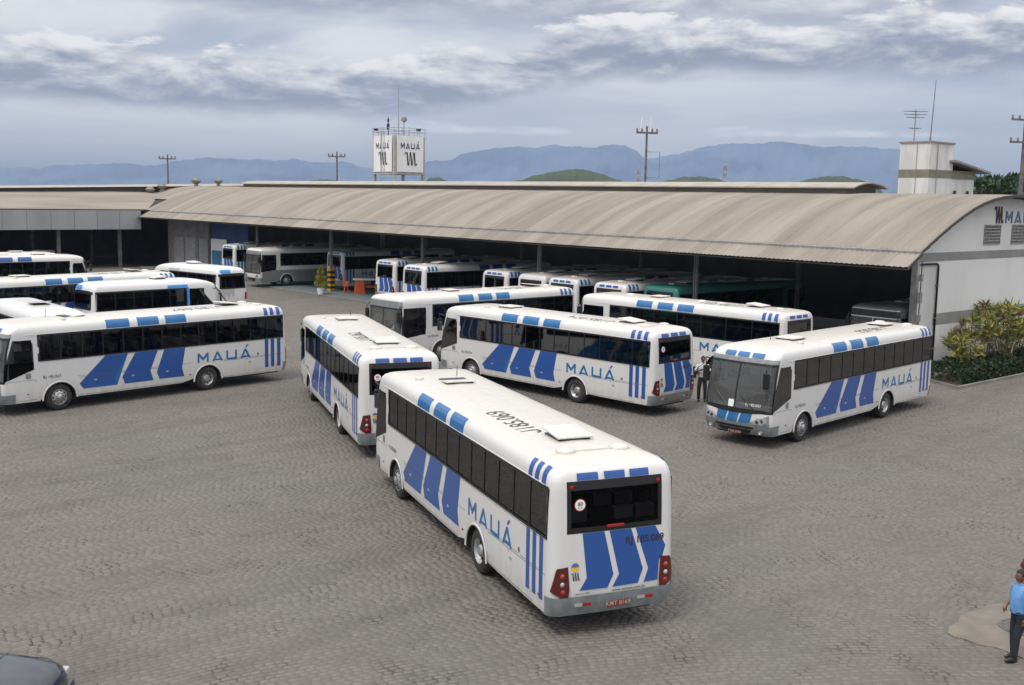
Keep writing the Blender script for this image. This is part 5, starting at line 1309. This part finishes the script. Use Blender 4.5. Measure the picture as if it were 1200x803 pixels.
def barrier(P, rz):
    root = empty('road_barrier', P, rz); tag(root, 'orange barrier with a white top board on the blue grey depot floor', 'barrier')
    g = MB(); g.bbox(-1.6, 1.6, -.35, .35, 1.05, 1.18, .03); g.obj('top_board', whitef, root)
    for x in (-1.1, 1.1):
        g = MB(); g.add([(x-.45, -.3, 0), (x+.45, -.3, 0), (x+.32, -.3, 1.05), (x-.32, -.3, 1.05), (x-.45, .3, 0), (x+.45, .3, 0), (x+.32, .3, 1.05), (x-.32, .3, 1.05)], [(0, 1, 2, 3), (5, 4, 7, 6), (0, 4, 5, 1), (3, 2, 6, 7), (1, 5, 6, 2), (4, 0, 3, 7)]); g.obj('orange_leg', orange, root)
    g = MB(); g.box(-.7, .7, -.02, .02, .45, .62); g.obj('rail', orange, root)
q = roof_hit(420, 345, .06); q = q+VD*1.4; barrier((q.x, q.y, .06), R(8))
def stand(P, label):
    root = empty('orange_stand', P); tag(root, label, 'stand'); g = MB()
    for a in range(3): g.tube([(.28*math.cos(2.09*a), .28*math.sin(2.09*a), 0), (0, 0, .75)], .03, 5)
    g.obj('leg', orange, root); g = MB(); g.bbox(-.2, .2, -.03, .03, .55, .95, .02); g.obj('board', orange, root)
q = roof_hit(397.5, 344, .06)+VD*.6; stand((q.x, q.y, .06), 'small orange tripod stand beside the striped column foot')
# benches and odd dark shapes inside the left hall
for k, (uu, vv) in enumerate(((88, -8), (90, -14), (89, -20))):
    root = empty('parked_cart', H(uu, vv)); tag(root, ('pale service cart deep in the left hall, nearest the fascia end', 'pale service cart deep in the left hall, between two others', 'pale service cart deep in the left hall, nearest the photo edge')[k], 'cart', 'service carts in the left hall')
    g = MB(); g.bbox(-.9, .9, -.6, .6, .45, 1.7, .1); g.obj('cart_body', whitef, root)
    for x in (-.6, .6):
        for y in (-.5, .5): g = MB(); g.lathe([(.0, -.06), (.22, -.06), (.22, .06), (0, .06)], 12, 'Y', (x, y, .22)); g.obj('wheel', rubber, root)

# ------------------------------------------------------------------ people
skin_m = varied('skin_brown', (.14, .07, .045), (.19, .10, .065), 6, .55)
skin_l = varied('skin_tan', (.30, .165, .11), (.36, .21, .145), 6, .55)
def skinned(chains, sub=1):
    """chains: list of [(co, radius or (rx, ry)), ...]; joints with the same coordinates are shared"""
    bm = bmesh.new(); lay = bm.verts.layers.skin.verify(); vd = {}
    def V(co, r):
        k = tuple(round(c, 4) for c in co)
        if k not in vd:
            v = bm.verts.new(co); v[lay].radius = r if isinstance(r, tuple) else (r, r); vd[k] = v
            if len(vd) == 1: v[lay].use_root = True
        return vd[k]
    for ch in chains:
        vs = [V(*c) for c in ch]
        for a, b in zip(vs[:-1], vs[1:]):
            if not bm.edges.get((a, b)): bm.edges.new((a, b))
    me = bpy.data.meshes.new('t'); bm.to_mesh(me); bm.free(); ob = bpy.data.objects.new('t', me); C.collection.objects.link(ob)
    sk = ob.modifiers.new('s', 'SKIN'); sk.use_smooth_shade = True; sk.branch_smoothing = .6
    sb = ob.modifiers.new('b', 'SUBSURF'); sb.levels = sub+1; sb.render_levels = sub+1
    dg = bpy.context.evaluated_depsgraph_get(); m2 = bpy.data.meshes.new_from_object(ob.evaluated_get(dg)); bpy.data.objects.remove(ob)
    m2.polygons.foreach_set('use_smooth', [True]*len(m2.polygons)); return m2
def join_mesh(name, parts, mts):
    bm = bmesh.new()
    for me in parts: bm.from_mesh(me)
    m = bpy.data.meshes.new(name); bm.to_mesh(m); bm.free()
    for q in mts: m.materials.append(q)
    m.polygons.foreach_set('use_smooth', [True]*len(m.polygons)); return m
def person(loc, rz, label, hgt=1.74, skin=skin_m, shirt=None, trous=None, arms=None, cap=None, turn=0.0, belly=0.0, sleeve=.6, stripes=None, feet=((.06, .11), (-.04, -.11))):
    """faces +x; arms = ((elbow, wrist) left, (elbow, wrist) right)"""
    root = empty('person', loc, rz); tag(root, label, 'person'); k = hgt/1.74; root.scale = (k, k, k)
    lE, lW, rE, rW = arms
    fl, fr = feet
    S_ = lambda s: (0, .19*s, 1.43)
    torso = [((0, 0, .93), (.095, .095)), ((.005, 0, 1.08), (.085, .085)), ((.01, 0, 1.25), (.09, .09)), ((0, 0, 1.40), (.075, .075)), ((0, 0, 1.49), .06), ((.02, 0, 1.56), .052)]
    parts = []
    body = [torso[:]]
    for s, (fx, fy) in ((1, fl), (-1, fr)):
        body.append([((0, 0, .93), (.095, .095)), ((.0, .09*s, .88), .088), ((fx*.6+.02, fy, .48), .055), ((fx, fy, .09), .040)])
    for s, E_, W_ in ((1, lE, lW), (-1, rE, rW)):
        body.append([((0, 0, 1.40), (.075, .075)), (S_(s), .058), (E_, .042), (W_, .028)])
    parts.append(skinned(body))
    # head with brow, nose, chin and ears, turned on the neck
    bm = bmesh.new(); bmesh.ops.create_uvsphere(bm, u_segments=20, v_segments=14, radius=1)
    for v in bm.verts:
        x, y, z = v.co; f = max(0, x)
        r_ = Vector((x*.098, y*.076, z*.118))
        if z < 0: r_.y *= 1+.28*z; r_.x += f*(-z)*.012
        if x > 0: r_.x += .024*math.exp(-((y/.17)**2+((z+.12)/.22)**2)) - .010*math.exp(-(((abs(y)-.36)/.18)**2+((z-.06)/.13)**2)) + .006*math.exp(-((y/.3)**2+((z+.52)/.09)**2)) + .012*math.exp(-((y/.3)**2+((z+.9)/.2)**2))
        v.co = r_
    hm = bpy.data.meshes.new('h'); HM_ = Matrix.Translation((.03, 0, 1.655)) @ Matrix.Rotation(turn, 4, 'Z')
    for s in (-1, 1): bmesh.ops.create_icosphere(bm, subdivisions=2, radius=1, matrix=Matrix.Translation((-.005, s*.077, -.005)) @ Matrix.Diagonal((.018, .010, .030, 1)))
    bmesh.ops.transform(bm, matrix=HM_, verts=bm.verts[:]); bm.to_mesh(hm); bm.free(); parts.append(hm)
    # hands: palm, four unequal bent fingers, thumb from the side of the palm
    for s, E_, W_ in ((1, lE, lW), (-1, rE, rW)):
        d = (Vector(W_)-Vector(E_)).normalized(); side = d.cross(Vector((0, s, 0))); side = side.normalized() if side.length > .2 else Vector((0, 0, 1)); pal = d.cross(side).normalized()
        w_ = Vector(W_); g = MB()
        g.tube([w_-d*.02, w_+d*.02, w_+d*.06, w_+d*.095], [.026, .032, .038, .03], 8)
        for i, (o_, L_) in enumerate(((.030, .066), (.011, .075), (-.009, .070), (-.028, .054))):
            b_ = w_+d*.09+side*o_; g.tube([b_, b_+d*L_*.45+pal*.006, b_+d*L_*.8+pal*.022, b_+d*L_+pal*.038], [.0095, .009, .008, .006], 6)
        t_ = w_+d*.03+side*.034; g.tube([t_, t_+side*.022+d*.025, t_+side*.028+d*.055+pal*.012], [.012, .010, .008], 6)
        parts.append(g.mesh('hand', skin, True))
    bo = link('body', join_mesh('body', parts, [skin]), None, root)
    for m_ in bo.data.polygons: m_.material_index = 0
    # trousers
    tr = [[((0, 0, 1.02), (.125+belly, .16)), ((0, 0, .92), (.13+belly*.6, .165))]]
    for s, (fx, fy) in ((1, fl), (-1, fr)): tr.append([((0, 0, .92), (.13+belly*.6, .165)), ((.0, .09*s, .84), .105), ((fx*.6+.02, fy, .48), .078), ((fx-.005, fy, .06), .062)])
    link('trousers', skinned(tr), trous, root)
    g = MB(); n = 22; rings = [(.955, .134+belly, .166), (.99, .140+belly, .170), (1.08, .136+belly*1.1, .158), (1.18, .138+belly*.8, .164), (1.29, .136+belly*.3, .180), (1.37, .124, .192), (1.42, .105, .172), (1.455, .085, .125), (1.485, .064, .078), (1.50, .058, .066)]
    for i, (z, rx, ry) in enumerate(rings):
        for k_ in range(n):
            a_ = 2*math.pi*k_/n; f_ = 1+.018*math.sin(a_*5+i*1.3)+.012*math.sin(a_*9+i*2.1)
            g.v.append((rx*f_*math.cos(a_)+(.012 if 1.0 < z < 1.35 else 0), ry*f_*math.sin(a_), z))
    g.f = [(i*n+k_, i*n+(k_+1) % n, (i+1)*n+(k_+1) % n, (i+1)*n+k_) for i in range(len(rings)-1) for k_ in range(n)]; g.mi = [0]*len(g.f)
    for s_, E_, W_ in ((1, lE, lW), (-1, rE, rW)):
        a_ = Vector((0, .145*s_, 1.405)); e = Vector(E_); q = a_+(e-a_)*.42; q2 = a_+(e-a_)*(.80 if sleeve <= 1 else 1)
        g.tube([a_+Vector((0, -.03*s_, .0)), a_+Vector((0, .035*s_, -.005)), q, q2], [.062, .072, .070, .068], 12, sleeve > 1)
        if sleeve > 1: w2 = e+(Vector(W_)-e)*.9; g.tube([e, (e+w2)/2, w2], [.066, .052, .042], 12)
    g.obj('shirt', shirt, root, None, True)
    g = MB()   # collar and belt
    g.lathe([(.070, 1.475), (.078, 1.51), (.066, 1.515)], 14); g.obj('collar', shirt, root, None, True)
    g = MB(); n = 20; bl = [((.134+belly)*math.cos(2*math.pi*i/n), .166*math.sin(2*math.pi*i/n)) for i in range(n)]
    g.v = [(x*1.02, y*1.02, z) for z in (.965, 1.0) for x, y in bl]; g.f = [(i, (i+1) % n, n+(i+1) % n, n+i) for i in range(n)]; g.mi = [0]*n; g.obj('belt', black, root)
    for s, (fx, fy) in ((1, fl), (-1, fr)):
        g = MB(); bm = bmesh.new(); bmesh.ops.create_uvsphere(bm, u_segments=14, v_segments=8, radius=1)
        for v in bm.verts:
            x, y, z = v.co; v.co = Vector((fx+.055+x*.145, fy+y*.048*(1-.15*x), max(0, .045+z*.055*(1.15-.5*x))))
        bm.verts.index_update(); g.add([v.co[:] for v in bm.verts], [[v.index for v in f.verts] for f in bm.faces]); bm.free(); g.obj('shoe', black, root, None, True)
    # hair or cap
    bm = bmesh.new(); bmesh.ops.create_uvsphere(bm, u_segments=20, v_segments=12, radius=1)
    dl = [v for v in bm.verts if v.co.z < -.25-.0 or (v.co.x > .55 and v.co.z < .42)]; bmesh.ops.delete(bm, geom=dl, context='VERTS')
    rn = random.Random(3)
    for v in bm.verts: j = 1+rn.random()*.05; v.co = Vector((v.co.x*.105*j-.006, v.co.y*.084*j, v.co.z*.128*j+.004))
    bmesh.ops.transform(bm, matrix=HM_, verts=bm.verts[:]); me = bpy.data.meshes.new('hair'); bm.to_mesh(me); bm.free()
    if cap is None: link('hair', me, mat('hair_black', (.012, .011, .010), .7), root)
    else:
        co = link('cap', me, cap, root); g = MB(); g.add([HM_ @ Vector(p) for p in ((.06, -.07, .04), (.17, -.055, .025), (.17, .055, .025), (.06, .07, .04), (.06, -.07, .052), (.17, -.055, .035), (.17, .055, .035), (.06, .07, .052))], [(0, 1, 2, 3), (4, 7, 6, 5), (0, 4, 5, 1), (1, 5, 6, 2), (2, 6, 7, 3)])
        g.obj('peak', cap, co)
    # eyes and mouth
    g = MB()
    for s in (-1, 1):
        c = Vector((.088, s*.030, .008)); g.lathe([(0, .006), (.009, .004), (.013, -.004)], 10, 'X', tuple(c))
    g.v = [tuple(HM_ @ Vector(v)) for v in g.v]; g.obj('eyes', mat('eye_dark', (.03, .025, .02), .2), root)
    return root
navy = varied('navy_trousers', (.012, .014, .022), (.02, .022, .032), 8, .85)
shb = varied('light_blue_shirt', (.13, .30, .58), (.10, .235, .47), 7, .8)
shw = varied('white_shirt', (.70, .71, .74), (.55, .57, .62), 7, .8)
shm = varied('maroon_shirt', (.16, .03, .04), (.10, .025, .035), 6, .8)
p = roof_hit(1190, 774, 0)
person((p.x, p.y, 0), R(192), 'man in light blue short sleeved shirt and dark trousers standing by the manhole, facing left', 1.60, skin_m, shb, navy,
       ((-.05, .25, 1.15), (.03, .24, .90), (-.02, -.25, 1.16), (.17, -.16, 1.03)), None, -.1, .035, .62, feet=((.10, .07), (-.02, -.10)))
p = roof_hit(1209, 742, 0)
person((p.x, p.y, 0), R(215), 'man in maroon shirt and dark cap at the right edge behind the blue-shirted man', 1.74, skin_l, shm, navy,
       ((.0, .28, 1.15), (.20, .20, 1.02), (.02, -.28, 1.15), (.20, -.22, 1.05)), mat('cap_dark', (.03, .03, .035), .8), 0, .02, .6)
p = roof_hit(822, 470.5, 0)
pr_ = person((p.x, p.y, 0), R(262), 'man in white shirt with a dark shoulder bag standing between two coaches', 1.76, skin_m, shw, navy,
       ((.06, .30, 1.16), (.26, .12, 1.30), (.04, -.30, 1.16), (.24, -.08, 1.26)), None, .3, 0, .6, feet=((.03, .12), (.0, -.12)))
bagm = mat('bag_black', (.014, .014, .016), .7)
bag = empty('shoulder_bag', (p.x-.30, p.y-.02, .95), R(262)); tag(bag, 'dark bag hanging at the hip of the man in the white shirt', 'bag')
g = MB(); g.bbox(-.16, .16, -.05, .05, 0, .26, .03); g.obj('pouch', bagm, bag)
g = MB(); g.tube([(.0, 0, .24), (.10, .12, .42), (.13, .26, .54), (.06, .34, .60), (-.1, .3, .55), (-.12, .1, .4), (-.02, 0, .24)], .014, 5); g.obj('strap', bagm, bag)

# ------------------------------------------------------------------ dark car at the lower left
def car():
    navyp = mat('dark_car_paint', (.012, .014, .024), .25, .1, .5, .8)
    root = empty('parked_car', (-8.55, 14.62, 0), R(3)); tag(root, 'dark navy car whose bonnet corner shows at the lower left corner of the photo', 'car')
    # stations along x: rear -2.1 .. front 2.1 ; (x, half width, belt z, top z)
    ST = [(-2.12, .55, .62, .66), (-2.08, .74, .85, .90), (-1.8, .82, .90, .97), (-1.2, .85, .90, .98), (-.6, .86, .90, .99), (.2, .86, .90, .99), (.75, .86, .90, 1.00), (1.2, .84, .86, .965), (1.6, .82, .80, .92), (1.9, .76, .74, .855), (2.03, .66, .68, .77), (2.10, .50, .58, .64)]
    g = MB(); n = 13
    for (x, w_, bz, tz) in ST:
        for j in range(n):
            t = j/(n-1)*2-1   # -1..1 across
            a = abs(t); s = 1 if t > 0 else -1
            if a > .72: q = (a-.72)/.28; y = w_*(1-.05*q*(1-q)*4*0); z = bz-(bz-.30)*q
            else: q = a/.72; y = w_*(q**.8)*(.985 if q < 1 else 1); z = tz-(tz-bz)*q**3.2
            g.v.append((x, s*y, z))
    m_ = len(ST); g.f = [(i*n+j, i*n+j+1, (i+1)*n+j+1, (i+1)*n+j) for i in range(m_-1) for j in range(n-1)]; g.f += [tuple(range(n)), tuple((m_-1)*n+j for j in range(n))]; g.mi = [0]*len(g.f)
    o = g.obj('car_body', navyp, root, None, True); normals(o.data)
    g = MB(); cab = [(-1.85, .66, .95), (-1.35, .62, 1.38), (-.3, .62, 1.45), (.25, .61, 1.41), (1.0, .70, .97)]
    for (x, w_, z) in cab: g.v += [(x, -w_, z), (x, -w_*.5, z+.02), (x, w_*.5, z+.02), (x, w_, z)]
    g.f = [(4*i+j, 4*i+j+1, 4*i+5+j, 4*i+4+j) for i in (1, 2) for j in range(3)]; g.mi = [0]*len(g.f); g.obj('roof', navyp, root, None, True)
    g = MB(); g.v = [(x, s*w_, z) for (x, w_, z) in cab for s in (-1, 1)]; g.f = [(0, 2, 3, 1), (6, 8, 9, 7)]; g.mi = [0]*2; g.obj('windscreen', gl, root)
    for s in (-1, 1):
        g = MB(); g.add([(-1.7, s*.80, .93), (.85, s*.82, .95), (.25, s*.61, 1.40), (-.3, s*.62, 1.44), (-1.35, s*.62, 1.37)], [(0, 1, 2, 3, 4)]); g.obj('side_window', gl, root)
        g = MB(); g.bbox(1.72, 2.05, s*.62-.13, s*.62+.13, .58, .72, .05); g.obj('headlight', clear, root)
        g = MB(); g.bbox(-2.1, -1.95, s*.62-.13, s*.62+.13, .62, .8, .03); g.obj('tail_light', red, root)
        g = MB(); g.bbox(.25, .42, s*.95-.09, s*.95+.09, .95, 1.06, .04); g.obj('mirror', navyp, root)
        for x in (-1.3, 1.3):
            wo = link('wheel', WM['m'][0], None, root, (x, s*.74, .31)); wo.scale = (.79, .8, .79); link('rim', WM['m'][1], None, wo); wo.rotation_euler.z = 0 if s > 0 else math.pi
    g = MB(); g.bbox(1.9, 2.14, -.7, .7, .32, .56, .08); g.bbox(-2.16, -1.95, -.72, .72, .34, .6, .08); g.obj('bumper', navyp, root)
    g = MB(); g.tube([(1.15, y, .99-.09*abs(y/.75)**3) for y in (-.7, -.35, 0, .35, .7)], .006, 4); g.tube([(1.2, .69, .9), (1.75, .66, .86), (2.0, .52, .78)], .006, 4); g.tube([(1.2, -.69, .9), (1.75, -.66, .86), (2.0, -.52, .78)], .006, 4); g.obj('bonnet_seam', black, root)
car()

# ------------------------------------------------------------------ air
def haze():
    m = bpy.data.materials.new('haze'); m.use_nodes = True; nt = m.node_tree; nt.nodes.clear(); out = N(nt, 'ShaderNodeOutputMaterial')
    v = N(nt, 'ShaderNodeVolumePrincipled'); v.inputs['Color'].default_value = (.46, .56, .74, 1); v.inputs['Density'].default_value = HZ; v.inputs['Anisotropy'].default_value = 0.0
    nt.links.new(v.outputs[0], out.inputs['Volume'])
    g = MB(); g.box(-14500, 14500, -600, 28500, -6, 420); o = g.obj('haze', m); tag(o, kind='stuff')
HZ = .00014
haze()
